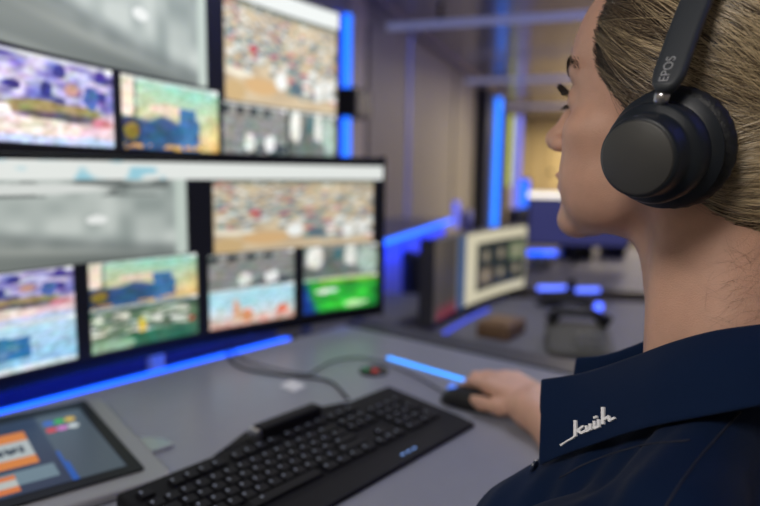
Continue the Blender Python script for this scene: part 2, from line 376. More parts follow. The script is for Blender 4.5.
# lower curved display
LO = Arc((.005, 1.5), 57, 2.2)
lower = thing('curved_monitor', (*LO.P(.55, 0)[:2], .745), 'wide curved black monitor just above the desk, lower of the two stacked monitors', 'monitor')
arc_slab(LO, -.004, 1.19, .763, 1.147, -.022, 0).build('housing', M_BEZEL, lower, bevel=.003)
def paint_low(img, S, T):
    F = lambda *a: fill(img, S, T, *a)
    F(.0, 1.18, 1.096, 1.127, f_tool); F(.49, 1.15, .953, 1.094, f_highway); F(.030, .434, .945, 1.093, f_park)
    cols = [(.014, .216), (.242, .446), (.471, .681), (.706, .916), (.94, 1.15)]
    top = [f_van, f_road, f_city, f_market, f_road]; bot = [f_pitch, f_beach, f_round, f_cont, f_beach]
    for (a, b), f, g in zip(cols, top, bot): F(a, b, .871, .952 if f in (f_market, f_city) else .943, titled(f)); F(a, b, .792, .87, titled(g))
arc_screen('screen', LO, .002, 1.182, .785, 1.133, .0015, .0026, paint_low, .73, lower)
for s in (.525,):
    b = LO.P(s, .745, -.075)
    MB().lathe([(.15, 0), (.15, .008), (.03, .014)], 40, Matrix.Translation((b[0], b[1], 0))).build('stand_base', M_DARKMETAL, lower, smooth=False)
    MB().tube([(b[0], b[1], 0), (b[0], b[1], .95)], .017, 16).build('stand_pole', M_WHITE, lower, smooth=True)
    MB().tube([(b[0], b[1], .93), LO.P(s, .93, -.02)], .03, 16).build('stand_arm', M_DARKMETAL, lower, smooth=True)
# upper curved display
UP = Arc((-.107, 1.6), 38, 1.9)
upper = thing('curved_monitor', UP.P(.55, 1.14), 'wide curved monitor mounted above the lower one, upper of the two', 'monitor')
arc_slab(UP, 0.004, 1.2, 1.134, 1.502, -.022, 0).build('housing', M_BEZEL, upper, bevel=.003)
def paint_up(img, S, T):
    F = lambda *a: fill(img, S, T, *a)
    F(.008, 1.19, 1.458, 1.498, f_tool); F(.445, 1.1, 1.27, 1.455, f_highway); F(.018, .392, 1.255, 1.456, f_park)
    for a, b, f in ((.018, .186, f_van), (.194, .402, f_road), (.415, .667, f_city), (.686, .93, f_market), (.95, 1.18, f_road)):
        F(a, b, 1.148, 1.266 if f in (f_city, f_market) else 1.25, titled(f))
arc_screen('screen', UP, .007, 1.193, 1.143, 1.499, .0015, .0028, paint_up, .86, upper)
b = UP.P(.6, 1.3, -.02); w = (b[0] - .16, b[1] + .06, 1.3)
q = R(float(np.dot(DA, b[:2])), BL, 1.3)
MB().tube([b, q], .025, 12).build('wall_arm', M_DARKMETAL, upper, smooth=True)
MB().box((0, 0, 0), (.16, .02, .16), Matrix.Translation(q) @ Matrix.Rotation(-AX + rad(90), 4, 'Z') @ Matrix.Translation((0, -.01, 0))).build('wall_plate', M_DARKMETAL, upper)

# vertical blue light tube beside the upper display
a = wall_a(346.5, BL - .055)
lt = thing('light_tube', R(a, BL - .05, 1.0), 'bright blue vertical light tube on the wall, right beside the upper monitor', 'light')
rbox(a - .05, a + .035, BL - .03, BL - .012, .95, 1.87).build('profile', mat('blue_profile', (.02, .04, .3), .5, emis=(.01, .05, .7), estr=.7), lt)
MB().tube([R(a, BL - .055, .98), R(a, BL - .055, 1.86)], .019, 16).build('tube', M_LEDC, lt, smooth=True)
rbox(a - .06, a + .16, BL - .13, BL - .03, 1.37, 1.51).build('clamp', M_BLACK, lt, bevel=.01)

# ------------------------------------------------------------------ main desk
DZ = .745
Mx = np.array([math.sin(rad(40.5)), math.cos(rad(40.5))]); Nn = np.array([math.sin(rad(128)), math.cos(rad(128))])
Cn = np.array([-.082, 1.463])
def D(m, q): p = Cn + Mx * m + Nn * q; return (p[0], p[1])
desk = thing('control_desk', (*D(-.8, .4), 0), 'light grey desk under the keyboard, mouse and touch panel', 'desk')
MB().prism([D(0, 0), D(-1.45, 0), D(-1.45, .74), D(0, .74)], DZ - .03, DZ).build('desktop', M_DESK, desk, bevel=.003)
MB().prism([D(.075, -.03), D(.001, 0), D(.001, .74), D(.085, .74)], DZ - .05, DZ + .004).build('edge_rail', M_EDGE, desk, bevel=.003)
for m, q in ((-.05, .06), (-1.4, .06), (-.05, .66), (-1.4, .66)):
    MB().tube([(*D(m, q), 0), (*D(m, q), DZ - .03)], .025, 14).build('leg', M_DARKMETAL, desk, smooth=True)
p0 = onz(388, 358, DZ); p1 = onz(541, 403, DZ)
dv = (p1 - p0)[:2]; dl = float(np.hypot(*dv)); dv /= dl; pn = np.array([-dv[1], dv[0]]) * .0045
mb = MB().prism([tuple(p0[:2] - pn), tuple(p1[:2] - pn), tuple(p1[:2] + pn), tuple(p0[:2] + pn)], DZ - .001, DZ + .002)
mb.build('inlaid_light_strip', LED('inlay_led', (.02, .28, 1.0), 2.0), desk)
# blue strip behind the back edge and the panel it lights
led = thing('led_strip', (*D(-.6, -.02), DZ - .03), 'blue light strip along the back edge of the desk under the lower monitor', 'light strip')
MB().prism([D(-.17, -.003), D(-1.45, -.003), D(-1.45, -.018), D(-.17, -.018)], DZ - .02, DZ + .001).build('strip', M_LEDB, led)
MB().prism([D(-.02, -.018), D(-1.45, -.018), D(-1.45, -.024), D(-.02, -.024)], DZ - .03, DZ - .006).build('channel', M_DARKMETAL, led)
for m_, e_ in ((-.5, .22), (-1.1, .22)):
    l = bpy.data.lights.new('strip_glow', 'AREA'); l.shape = 'RECTANGLE'; l.size = .6; l.size_y = .01; l.energy = e_; l.color = (.03, .12, 1)
    lo = bpy.data.objects.new('strip_glow', l); COL.objects.link(lo); lo.parent = led
    p_ = Vector((*D(m_, -.03), DZ + .004)); d_ = Vector((*(-Nn * .8), .35)).normalized(); mz = -d_; mx = Vector((*Mx, 0)); my = mz.cross(mx)
    lo.matrix_local = Matrix.Translation(p_ - led.location) @ Matrix(((mx.x, my.x, mz.x, 0), (mx.y, my.y, mz.y, 0), (mx.z, my.z, mz.z, 0), (0, 0, 0, 1)))
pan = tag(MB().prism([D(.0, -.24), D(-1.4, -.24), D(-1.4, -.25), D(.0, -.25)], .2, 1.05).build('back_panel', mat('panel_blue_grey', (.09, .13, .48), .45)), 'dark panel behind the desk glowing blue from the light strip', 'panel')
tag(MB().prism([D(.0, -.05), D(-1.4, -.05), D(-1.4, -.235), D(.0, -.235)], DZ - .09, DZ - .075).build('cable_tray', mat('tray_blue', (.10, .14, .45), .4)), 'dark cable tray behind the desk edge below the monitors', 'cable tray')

# keyboard ----------------------------------------------------------
KA = 40.3; kb0 = onz(388, 399, DZ)
KT = Matrix.Translation((kb0[0], kb0[1], DZ)) @ Matrix.Rotation(rad(90 - KA), 4, 'Z') @ Matrix.Diagonal((1, .92, .9, 1))    # local x along the back edge (to the right end), -y toward front
kb = thing('keyboard', (KT @ Vector((-.23, -.09, 0))), 'black full-size keyboard with a raised card slot on its back edge', 'keyboard')
W_, Dp = .462, .182
prof = [(0, 0), (-Dp, 0), (-Dp, .008), (-Dp + .03, .013), (-.004, .026), (0, .024)]
mb = MB(); vs = [(-W_, y, z) for y, z in prof] + [(0, y, z) for y, z in prof]; k = len(prof)
mb.add(vs, [tuple(range(k)), tuple(range(k, 2 * k))[::-1]] + [(i, k + i, k + (i + 1) % k, (i + 1) % k) for i in range(k)], KT)
mb.build('case', M_KB, kb, bevel=.005)
MB().prism([(-.34, 0), (-.09, 0), (-.12, .012), (-.16, .03), (-.27, .03), (-.31, .012)], 0.002, .026, KT).build('rear_hump', M_KB, kb, bevel=.003)
MB().box((-.220, -.006, .033), (.108, .022, .026), KT).build('card_slot', M_KB, kb, bevel=.003)
MB().box((-.277, -.006, .032), (.006, .02, .022), KT).build('slot_clip', M_SILVER, kb, bevel=.001)
LEG = mat('key_legend', (.30, .34, .42), .5); KEYM = mat('key_black', (.006, .006, .009), .55, spec=.22)
tilt = math.atan2(.013, .15); keymesh = {}
def key(x, y, w, h=1.0):
    u = .0187; cx = x * u + w * u / 2; cy = -(y * u + h * u / 2)
    kk = (round(w, 2), h)
    if kk not in keymesh:
        mb = MB(); mb.box((0, 0, .004), (w * u - .002, h * u - .002, .008), taper=.86)
        mb.add([(-w * u * .3, .001, .00815), (-w * u * .3 + .0028, .001, .00815), (-w * u * .3 + .0028, .0048, .00815), (-w * u * .3, .0048, .00815)], [(0, 1, 2, 3)], mi=1)
        me = bpy.data.meshes.new('key'); me.from_pydata(mb.v, [], mb.f); me.materials.append(KEYM); me.materials.append(LEG)
        me.polygons.foreach_set('material_index', mb.mi); keymesh[kk] = me
    o = bpy.data.objects.new('key', keymesh[kk]); COL.objects.link(o); o.parent = kb
    zz = .0255 + (cy - .018) * math.tan(tilt) - .002
    Wm = KT @ Matrix.Translation((-W_ + .012 + cx, -.018 + cy, zz)) @ Matrix.Rotation(tilt, 4, 'X')
    o.matrix_local = Matrix.Translation(-kb.location) @ Wm
g = 0.35
rows = [[(0, 1)] + [(2 + i, 1) for i in range(4)] + [(6.5 + i, 1) for i in range(4)] + [(11 + i, 1) for i in range(4)],
        [(i, 1) for i in range(13)] + [(13, 2)],
        [(0, 1.5)] + [(1.5 + i, 1) for i in range(12)] + [(13.5, 1.5)],
        [(0, 1.75)] + [(1.75 + i, 1) for i in range(11)] + [(12.75, 2.25)],
        [(0, 1.25)] + [(1.25 + i, 1) for i in range(11)] + [(12.25, 2.75)],
        [(0, 1.25), (1.25, 1.25), (2.5, 1.25), (3.75, 6.25), (10, 1.25), (11.25, 1.25), (12.5, 1.25), (13.75, 1.25)]]
for r_, row in enumerate(rows):
    y = r_ + (g if r_ else 0)
    for x, w in row: key(x, y, w)
    for i in range(3):
        if r_ in (0, 1, 2, 5) or (r_ == 4 and i == 1): key(15.3 + i, y, 1)
for r_, xs in ((1, (0, 1, 2, 3)), (2, (0, 1, 2)), (3, (0, 1, 2)), (4, (0, 1, 2)), (5, (0, 2))):
    for x in xs: key(18.6 + x, r_ + g, 2 if (r_ == 5 and x == 0) else 1)
key(21.6, 2 + g, 1, 2.0); key(21.6, 4 + g, 1, 2.0)
for i in range(3): MB().box((-.135 - i * .012, -Dp + .012, .0125), (.006, .002, .001), KT).build('status_light', LED('kb_led', (.25, .45, 1), .8), kb)

# touch console -----------------------------------------------------
CT = Matrix.Translation((*onz(100, 403, DZ)[:2], DZ)) @ Matrix.Rotation(rad(90 - 51), 4, 'Z')   # origin = outer right back corner
con = thing('touch_panel', CT @ Vector((-.25, -.15, 0)), 'silver-framed touch panel lying on the desk, with orange and grey buttons on screen', 'touch panel')
CW, CD = .46, .32
def rr(w0, w1, d0, d1, r, n=6):
    pts = []
    for cx, cy, a0 in ((w1 - r, d1 - r, 0), (w0 + r, d1 - r, 90), (w0 + r, d0 + r, 180), (w1 - r, d0 + r, 270)):
        for k in range(n + 1): a = rad(a0 + 90 * k / n); pts.append((cx + r * math.cos(a), cy + r * math.sin(a)))
    return pts
MB().prism(rr(-CW, 0, -CD, 0, .02), .001, .012, CT).build('frame', mat('console_silver', (.38, .38, .40), .38, metal=.5), con, bevel=.004)
MB().prism(rr(-CW + .02, -.024, -CD + .030, -.012, .006), .012, .0145, CT).build('glass', M_BEZEL, con, bevel=.001)
sc0, sc1, sd0, sd1 = -CW + .05, -.040, -CD + .050, -.044
ns, nt = 210, 110; ss = np.linspace(sc0, sc1, ns); tt = np.linspace(sd0, sd1, nt); S, T = np.meshgrid(ss, tt)
img = np.tile(c8(44, 58, 84), (nt, ns, 1)).astype(float)
def prect(x0, x1, y0, y1, c, rad_=None):   # x metres from the right end, y metres from the back
    x0, x1, y0, y1 = x0 * .60, x1 * .60, y0 * 1.22, y1 * 1.22
    m = (S > sc1 - x0) & (S < sc1 - x1) & (T < sd1 - y0) & (T > sd1 - y1); img[m] = c8(*c)
prect(.100, .0, .0, .21, (78, 92, 104)); prect(.42, .104, .0, .035, (36, 50, 80)); prect(.100, .092, .11, .17, (30, 95, 190)); prect(.098, .088, .14, .20, (30, 95, 190))
prect(.42, .135, .035, .060, (238, 140, 45)); prect(.42, .135, .060, .105, (196, 205, 205)); prect(.42, .135, .105, .125, (238, 140, 45))
prect(.42, .115, .135, .165, (120, 145, 158)); prect(.42, .185, .140, .15, (235, 130, 60)); prect(.42, .185, .15, .165, (205, 210, 205)); prect(.42, .185, .165, .178, (235, 130, 60))
for k, x in enumerate((.150, .162, .171, .178, .188, .196, .210, .222, .231, .246, .258, .27)):
    prect(x + .007, x, .074 + .002 * (k % 3), .092 - .002 * (k % 2), (60, 70, 80))
def dot(x, y, r, c):
    x *= .62; m = ((S - (sc1 - x)) ** 2 + ((T - (sd1 - y * 1.15)) * .8) ** 2) < (r * .74) ** 2; img[m] = c8(*c)
for x, y, c in ((.078, .030, (50, 110, 215)), (.056, .030, (40, 190, 80)), (.034, .030, (240, 200, 60)), (.080, .053, (225, 60, 70)), (.058, .053, (225, 130, 215)), (.036, .053, (225, 235, 235))): dot(x, y, .0095, c)
V = np.array([tuple(CT @ Vector((x, y, .0150))) for x, y in zip(S.ravel(), T.ravel())])
i, j = np.meshgrid(np.arange(ns - 1), np.arange(nt - 1)); k = (j * ns + i).ravel()
o = mesh_obj('screen', V, np.stack([k, k + 1, k + ns + 1, k + ns], 1), vcol_mat('console_picture', .5, .3), con)
Lc = np.where(img <= .04045, img / 12.92, ((img + .055) / 1.055) ** 2.4).reshape(-1, 3)
o.data.color_attributes.new('Col', 'FLOAT_COLOR', 'POINT').data.foreach_set('color', np.hstack([Lc, np.ones((len(Lc), 1))]).astype(np.float32).ravel())
MB().prism([(0.002, -.17), (.03, -.20), (.035, -.225), (.002, -.23)], 0, .006, CT).build('side_tab', M_SILVER, con, bevel=.002)

# cables, sticker, round desk port ------------------------------------
def cable(pts, r, name, label, z=.0025):
    P = catmull([np.array([*onz(x, y, DZ)[:2], DZ + z]) for x, y in pts], 60)
    return tag(MB().tube(P, r, 8).build(name, M_BLACK, smooth=True), label, 'cable')
cable([(226, 352), (232, 363), (245, 370), (277, 376), (311, 379), (332, 384), (348, 400)], .0022, 'keyboard_cable', 'black cable leading from the keyboard back to the desk edge')
cable([(228, 347), (240, 360), (270, 370), (305, 377), (318, 371), (335, 363), (359, 360), (387, 366), (420, 381), (447, 397)], .0016, 'mouse_cable', 'thin black cable curving across the desk to the mouse', .0046)
q = [onz(*p, DZ) for p in ((280, 386), (292, 380), (306, 386), (294, 392))]
tag(MB().prism([tuple(p[:2]) for p in q], DZ + .0003, DZ + .001).build('sticker', mat('sticker_white', (.75, .75, .76), .4)), 'small white sticker on the desk beside the cables', 'sticker')
g0 = onz(374, 372, DZ)
gr = thing('desk_port', (g0[0], g0[1], DZ), 'round black desk port with green and red lights', 'desk port')
GT = Matrix.Translation((g0[0], g0[1], DZ))
MB().lathe([(.027, .0003), (.027, .003), (.024, .005), (.020, .003)], 36, GT).build('ring', M_BLACK, gr, smooth=False)
MB().box((-.015, .004, .0045), (.008, .013, .003), GT).build('green_light', LED('g_led', (.02, .6, .1), .16), gr)
MB().box((.002, -.004, .0045), (.012, .008, .003), GT).build('red_light', LED('r_led', (1, .06, .03), .3), gr)

# mouse ---------------------------------------------------------------
mo = onz(469, 398, DZ + .012); MT = frame((mo[0], mo[1], DZ), -58)     # local y = pointing direction
ms = thing('computer_mouse', (mo[0], mo[1], DZ), 'black computer mouse under the hand on the desk', 'mouse')
def mouse_shell(z0, k):
    vs = []; fs = []; n = 28; m = 8
    for j in range(m + 1):
        ph = j / m * math.pi / 2
        for i in range(n):
            a = 2 * math.pi * i / n
            x = math.copysign(abs(math.cos(a)) ** .75, math.cos(a)) * .030 * k; y = math.copysign(abs(math.sin(a)) ** .8, math.sin(a)) * .054 * k
            c = math.cos(ph) ** .45; vs.append((x * c, y * c - .0, z0 + .032 * math.sin(ph) * (1 - .25 * (y * c / .054)) * k))
    for j in range(m):
        for i in range(n): fs.append((j * n + i, j * n + (i + 1) % n, (j + 1) * n + (i + 1) % n, (j + 1) * n + i))
    fs.append(tuple(range(n))[::-1]); return vs, fs
MB().add(*mouse_shell(.001, .88), MT).build('shell', M_BLACK, ms, smooth=True)
MB().lathe([(.004, -.003), (.0075, -.003), (.0075, .003), (.004, .003)], 20, MT @ Matrix.Translation((0, .030, .022)) @ Matrix.Rotation(rad(90), 4, 'Y')).build('wheel', LED('wheel_led', (.1, .25, 1), .8), ms)

# ------------------------------------------------------------------ second workstation and what lies beyond
D2 = .64
def poly(px, z): return [tuple(onz(x, y, z)[:2]) for x, y in px]
d2 = thing('workstation_desk', (.9, 2.0, 0), 'grey desk just beyond the near desk, with curved display and phone on it', 'desk')
e0 = np.array(D(.092, -.08)); e1 = np.array(D(.092, .74))
MB().prism([tuple(e0), tuple(e1), (1.15, 1.40), (1.0, 2.28), (-.25, 2.42), (-.20, 1.75)], D2 - .04, D2).build('desktop', M_DESK2, d2, bevel=.003)
for p in ((.9, 1.5), (.9, 2.2), (-.1, 2.3), (.1, 1.7)): MB().tube([(*p, 0), (*p, D2 - .04)], .025, 12).build('leg', M_DARKMETAL, d2, smooth=True)
d3 = thing('workstation_desk', (1.0, 3.0, 0), 'beige desk behind the grey one, below the chin of the person', 'desk')
MB().prism([(.2, 2.46), (1.5, 2.34), (1.75, 3.7), (.75, 3.9)], D2 - .02, D2 + .02).build('desktop', M_BEIGE, d3, bevel=.003)
MB().prism([(.2, 2.44), (1.5, 2.32), (1.5, 2.345), (.2, 2.465)], D2 - .06, D2 + .025).build('front_edge', mat('edge_brown', (.09, .075, .06), .5), d3)
for p in ((.35, 2.6), (1.4, 2.5), (1.6, 3.6), (.85, 3.75)): MB().tube([(*p, 0), (*p, D2 - .02)], .025, 12).build('leg', M_DARKMETAL, d3, smooth=True)

A2 = Arc((.57, 2.4), 42, 2.5)
m2 = thing('curved_monitor', (*A2.P(.4, 0)[:2], D2), 'small curved white-framed display standing on the second desk', 'monitor')
arc_slab(A2, 0, .765, .668, .918, -.035, 0, 24).build('housing', mat('housing_dark', (.05, .05, .06), .4), m2, bevel=.006)
def paint2(img, S, T):
    F = lambda *a: fill(img, S, T, *a)
    F(0, .8, .66, .93, c8(224, 216, 186))
    F(.56, .8, .66, .93, lambda u, v: mixc(mixc(np.tile(c8(48, 46, 50), (len(u), 1)), c8(104, 94, 80)[None], vnoise(u, v * .2, 12, 4)), c8(130, 50, 55)[None], (.25 - v) * 6 * (u > .3)))
    F(.49, .55, .66, .93, c8(50, 84, 130)); F(.55, .56, .66, .93, c8(120, 120, 120))
    F(.015, .40, .708, .872, c8(30, 40, 40))
    for i in range(3):
        for j in range(2): F(.03 + i * .12, .135 + i * .12, .725 + j * .07, .785 + j * .07, lambda u, v, i=i, j=j: ellp(np.tile(c8(*((130, 145, 110) if (i, j) == (0, 1) else (118, 104, 84) if (i, j) == (2, 0) else (46, 54, 52))), (len(u), 1)), u, v, .5, .5, .25, .35, c8(150, 140, 120)))
arc_screen('screen', A2, .006, .759, .674, .912, .0015, .005, paint2, .58, m2)
pb = A2.P(.4, D2, -.1)
MB().lathe([(.10, 0), (.10, .01), (.03, .016)], 32, Matrix.Translation(pb)).build('stand_base', M_DARKMETAL, m2)
MB().tube([pb, (pb[0], pb[1], .8), A2.P(.4, .8, -.03)], .02, 12).build('stand_pole', M_DARKMETAL, m2, smooth=True)
# light strip glow under that display
mb = MB(); 
pts = [A2.P(s, D2 + .003, .03) for s in np.linspace(.35, .78, 14)]
tag(MB().tube(pts, .006, 8).build('led_strip', LED('led_dim_blue', (.02, .06, .8), .7), smooth=True), 'blue light strip on the second desk under the small curved display', 'light strip')

# wallet-like brown case, desk phone, headset-like microphone on second desk
q = onz(501, 335, D2); T_ = frame((q[0], q[1], D2), 35)
ph = thing('leather_case', q, 'brown leather case lying on the second desk', 'case')
MB().box((0, 0, .024), (.100, .135, .046), T_).build('body', mat('brown_leather', (.20, .115, .055), .55, noise=.3, nscale=60), ph, bevel=.008)
MB().box((0, -.01, .049), (.07, .06, .006), T_).build('flap', mat('tan_leather', (.30, .19, .10), .5), ph, bevel=.003)
q = onz(578, 350, D2); T_ = frame((q[0], q[1], D2), 12)
tp = thing('desk_telephone', q, 'olive grey desk telephone with dark handset on the second desk', 'telephone')
MB().add([(-.085, -.09, .002), (.085, -.09, .002), (.085, .09, .002), (-.085, .09, .002), (-.085, -.09, .02), (.085, -.09, .02), (.085, .09, .06), (-.085, .09, .06)],
         [(3, 2, 1, 0), (4, 5, 6, 7), (0, 1, 5, 4), (1, 2, 6, 5), (2, 3, 7, 6), (3, 0, 4, 7)], T_).build('body', mat('olive_plastic', (.09, .088, .07), .5), tp, bevel=.006)
for i in range(3):
    for j in range(4): MB().box((.0 + i * .024, -.07 + j * .022, .032 + .0045 * j), (.016, .013, .008), T_).build('button', mat('button_grey', (.22, .22, .20), .5), tp)
MB().tube([T_ @ Vector(p) for p in ((-.075, .07, .062), (-.045, .075, .088), (.045, .075, .088), (.085, .07, .062))], [.022, .014, .014, .022], 14).build('handset', M_BLACK, tp, smooth=True)
# gooseneck microphone with blue ring
gm = thing('desk_microphone', onz(548, 303, D2), 'black gooseneck microphone with a blue lit tip on the second desk', 'microphone')
b0 = onz(548, 305, D2)
MB().lathe([(.045, 0), (.045, .012), (.02, .02)], 28, Matrix.Translation(b0)).build('base', M_BLACK, gm)
P = catmull([b0 + np.array([0, 0, .015]), at(550, 299, b0[1] + .0), at(575, 300, b0[1] - .03), at(596, 307, b0[1] - .08)], 24)
MB().tube(P, .015, 12).build('neck', M_BLACK, gm, smooth=True)
MB().tube([P[-1], P[-1] + (P[-1] - P[-3]) * .8], .018, 14).build('lit_tip', LED('mic_led', (.06, .12, 1), 2.5), gm, smooth=True)
# light bars on the beige desk edge
for (x0, x1, y, z, lab, m_) in ((538, 567, 288, D2 + .028, 'left blue light bar on the front edge of the beige desk', M_LEDK), (576, 599, 290, D2 + .028, 'right blue light bar on the front edge of the beige desk', M_LEDK), (523, 556, 253, D2 + .03, 'blue light bar at the back of the beige desk', M_LEDB)):
    A = onz(x0, y, z); B = onz(x1, y, z)
    tag(MB().tube([A, B], .010 * A[1] / 2.5, 10).build('light_bar', m_, smooth=True), lab, 'light', 'light bars on the far desk')
q = onz(571, 292, D2 + .02)
tag(MB().lathe([(.016, 0), (.018, .01), (.014, .045), (.010, .05)], 16, Matrix.Translation(q)).build('connector_post', M_BLACK), 'small black post between the two blue light bars', 'post')

# monitor beyond, with white top bar
m3p = at(545, 245, 3.1); T_ = frame((m3p[0] + .16, m3p[1], 0), 10)
m3 = thing('flat_monitor', T_ @ Vector((0, 0, D2 + .02)), 'flat violet-lit monitor with a bright white top bar behind the face', 'monitor')
MB().box((0, 0, .885), (.50, .03, .27), T_).build('housing', M_BEZEL, m3, bevel=.004)
MB().box((0, -.0165, .87), (.48, .002, .22), T_).build('screen', LED('violet_screen', (.05, .05, .18), .4), m3)
MB().box((0, -.02, 1.005), (.50, .05, .026), T_).build('top_bar', M_LAMPW, m3, bevel=.006)
MB().tube([T_ @ Vector((0, .03, .66)), T_ @ Vector((0, .03, .85))], .02, 12).build('stand', M_DARKMETAL, m3, smooth=True)
# dark telephones / equipment under the chin
for x, y, w_, lab in ((575, 258, .16, 'left black equipment case on the far end of the beige desk'), (612, 256, .12, 'right black equipment case on the far end of the beige desk')):
    q = onz(x, y, D2 + .02); T_ = frame((q[0], q[1], D2 + .02), 8)
    t = thing('equipment_case', q, lab, 'case', 'black cases on the beige desk')
    MB().box((0, 0, .045), (w_, .14, .088), T_).build('body', M_BLACK, t, bevel=.012)
    MB().tube([T_ @ Vector(p) for p in ((-.04, 0, .085), (-.04, 0, .115), (.04, 0, .115), (.04, 0, .085))], .006, 8).build('handle', M_SILVER, t, smooth=True)

q = onz(540, 268, D2 + .02); T_ = frame((q[0], q[1], D2 + .02), 30)
MBx = MB().add(*mouse_shell(.001, 1.7), T_).build('computer_mouse', mat('mouse_grey', (.10, .10, .085), .4), smooth=True)
tag(MBx, 'dark grey mouse near the left end of the beige desk', 'mouse')

# low blue-lit wall cabinet beyond the near desk
a0, a1 = wall_a(378, .88), wall_a(452, .88)
cb = thing('wall_cabinet', R(4.5, .95, 0), 'low cabinet along the left wall, its front glowing blue', 'cabinet')
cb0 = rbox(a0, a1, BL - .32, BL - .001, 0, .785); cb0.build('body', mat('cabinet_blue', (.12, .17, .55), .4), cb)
rbox(a0, a1, BL - .36, BL - .001, .785, .805).build('top_ledge', mat('ledge', (.10, .12, .3), .35), cb)
na = 3
for a in [a0 + (a1 - a0) * (k_ + 1) / na for k_ in range(na)]:
    d_ = rbox(a - (a1 - a0) / na + .02, a - .02, BL - .334, BL - .32, .05, .75).build('door', mat('cabinet_blue', (0, 0, 0)), cb)
    rbox(a - .12, a - .10, BL - .35, BL - .334, .3, .4).build('handle', M_DARKMETAL, d_)
tag(rbox(a0, a1, BL - .375, BL - .36, .788, .806).build('led_strip', LED('led_ledge', (.01, .13, 1), 2.2)), 'blue light strip along the front of the low wall cabinet', 'light strip')
l = bpy.data.lights.new('ledge_glow', 'AREA'); l.shape = 'RECTANGLE'; l.size = a1 - a0; l.size_y = .02; l.energy = 2.5; l.color = (.02, .10, 1)
lo = bpy.data.objects.new('ledge_glow', l); COL.objects.link(lo); lo.parent = cb
d_ = Vector((*(DB * .25), -.97)).normalized(); mz = -d_; mx = Vector((*DA, 0)); my = mz.cross(mx)
lo.matrix_local = Matrix.Translation(Vector(R((a0 + a1) / 2, BL - .40, .78)) - cb.location) @ Matrix(((mx.x, my.x, mz.x, 0), (mx.y, my.y, mz.y, 0), (mx.z, my.z, mz.z, 0), (0, 0, 0, 1)))
for px, v, z0, z1, lab in ((456, 4.4, .72, .90, 'short blue light post at the end of the low cabinet'),):
    q = at(px, 215, v); tag(MB().tube([(q[0], q[1], z0), (q[0], q[1], z1)], .022, 12).build('light_post', M_LEDV, smooth=True), lab, 'light')
q = at(466, 225, 5.4); tag(MB().tube([(q[0], q[1], .55), (q[0], q[1], .78)], .05, 12).build('violet_stub', mat('stub_violet', (.12, .14, .5), .4), smooth=True), 'small violet bin coloured as blue light, between the light post and the blue column', 'bin')  # violet colour stands in for a small blue light at the cabinet end

# office chair at the second workstation (dark shape beside the curved display)
def office_chair(o, az, label, m, cloth=None, h=.96, w=.24):
    T_ = frame(o, az)
    t = thing('office_chair', o, label, 'chair')
    for k in range(5):
        a = rad(72 * k + 10); MB().tube([T_ @ Vector((0, 0, .09)), T_ @ Vector((.27 * math.cos(a), .27 * math.sin(a), .06))], [.022, .015], 10).build('base_leg', M_BLACK, t, smooth=True)
        MB().lathe([(.012, -.012), (.026, -.012), (.026, .012), (.012, .012)], 16, T_ @ Matrix.Translation((.27 * math.cos(a), .27 * math.sin(a), .0265)) @ Matrix.Rotation(a, 4, 'Z') @ Matrix.Rotation(rad(90), 4, 'X')).build('caster', M_BLACK, t)
    MB().tube([T_ @ Vector((0, 0, .08)), T_ @ Vector((0, 0, .42))], .025, 14).build('gas_lift', M_SILVER, t, smooth=True)
    MB().prism(rr(-w, w, -.22, .24, .07), .41, .47, T_).build('seat', m, t, bevel=.02)
    MB().tube([T_ @ Vector((0, -.16, .41)), T_ @ Vector((0, -.27, .44)), T_ @ Vector((0, -.30, .62))], .018, 10).build('back_support', M_BLACK, t, smooth=True)
    vs = []; fs = []; nn = 10
    for i in range(nn + 1):
        x = -w * .85 + w * 1.7 * i / nn; yb = -.28 + .05 * (x / w) ** 2
        for j in range(nn + 1):
            z = .56 + (h - .56) * j / nn; k2 = 1 - .25 * max(0, j / nn - .7) ** 1; vs.append((x * k2, yb - .03 * (z - .6), z))
    for i in range(nn):
        for j in range(nn): a_ = i * (nn + 1) + j; fs.append((a_, a_ + 1, a_ + nn + 2, a_ + nn + 1))
    b_ = MB().add(vs, fs, T_).build('backrest', m, t, smooth=True); s_ = b_.modifiers.new('s', 'SOLIDIFY'); s_.thickness = .05; s_.offset = 0
    return t
M_CHAIR = mat('chair_fabric', (.02, .024, .04), .8, noise=.2, nscale=300)
office_chair((.40, 2.70, 0), 60, 'dark navy office chair behind the left end of the small curved display', M_CHAIR, h=.77, w=.15)
office_chair((.78, 4.6, 0), -60, 'dark office chair in front of the far blue light columns', M_CHAIR, h=.86)

# dark rack and light columns further down the vehicle
a = wall_a(479)
rk = thing('tall_cabinet', R(a, BL - .1, 0), 'tall black cabinet against the left wall, beside the bright blue column', 'cabinet')
rbox(a - .30, a + .30, BL - .12, BL - .001, 0, 1.98).build('body', mat('rack_black', (.01, .012, .02), .45), rk, bevel=.005)
rbox(a - .27, a + .27, BL - .135, BL - .12, .1, 1.9).build('door', M_NAVY, rk)
def column(px, v, z0, z1, w, m, label, back=None):
    q = at(px, 160, v); t = thing('light_column', (q[0], q[1], z0), label, 'light', 'light columns down the vehicle')
    T_ = frame((q[0], q[1], 0), 19)
    MB().box((0, 0, (z0 + z1) / 2), (w, .04, z1 - z0), T_).build('diffuser', m, t, bevel=.01)
    MB().box((-w * .0, .035, (z0 + z1) / 2), (w * 1.3, .03, z1 - z0 + .02), T_).build('housing', back or M_NAVY, t)
    return t
M_LCY = LED('led_col_cyan', (.02, .19, 1.0), 1.6)
column(496.5, 7.1, .42, 1.93, .075, M_LCY, 'brightest tall blue light column beside the black cabinet')
column(488.5, 7.15, .42, 1.90, .06, LED('led_col_violet', (.07, .09, .8), 1.1), 'violet light column touching the left side of the bright blue column')
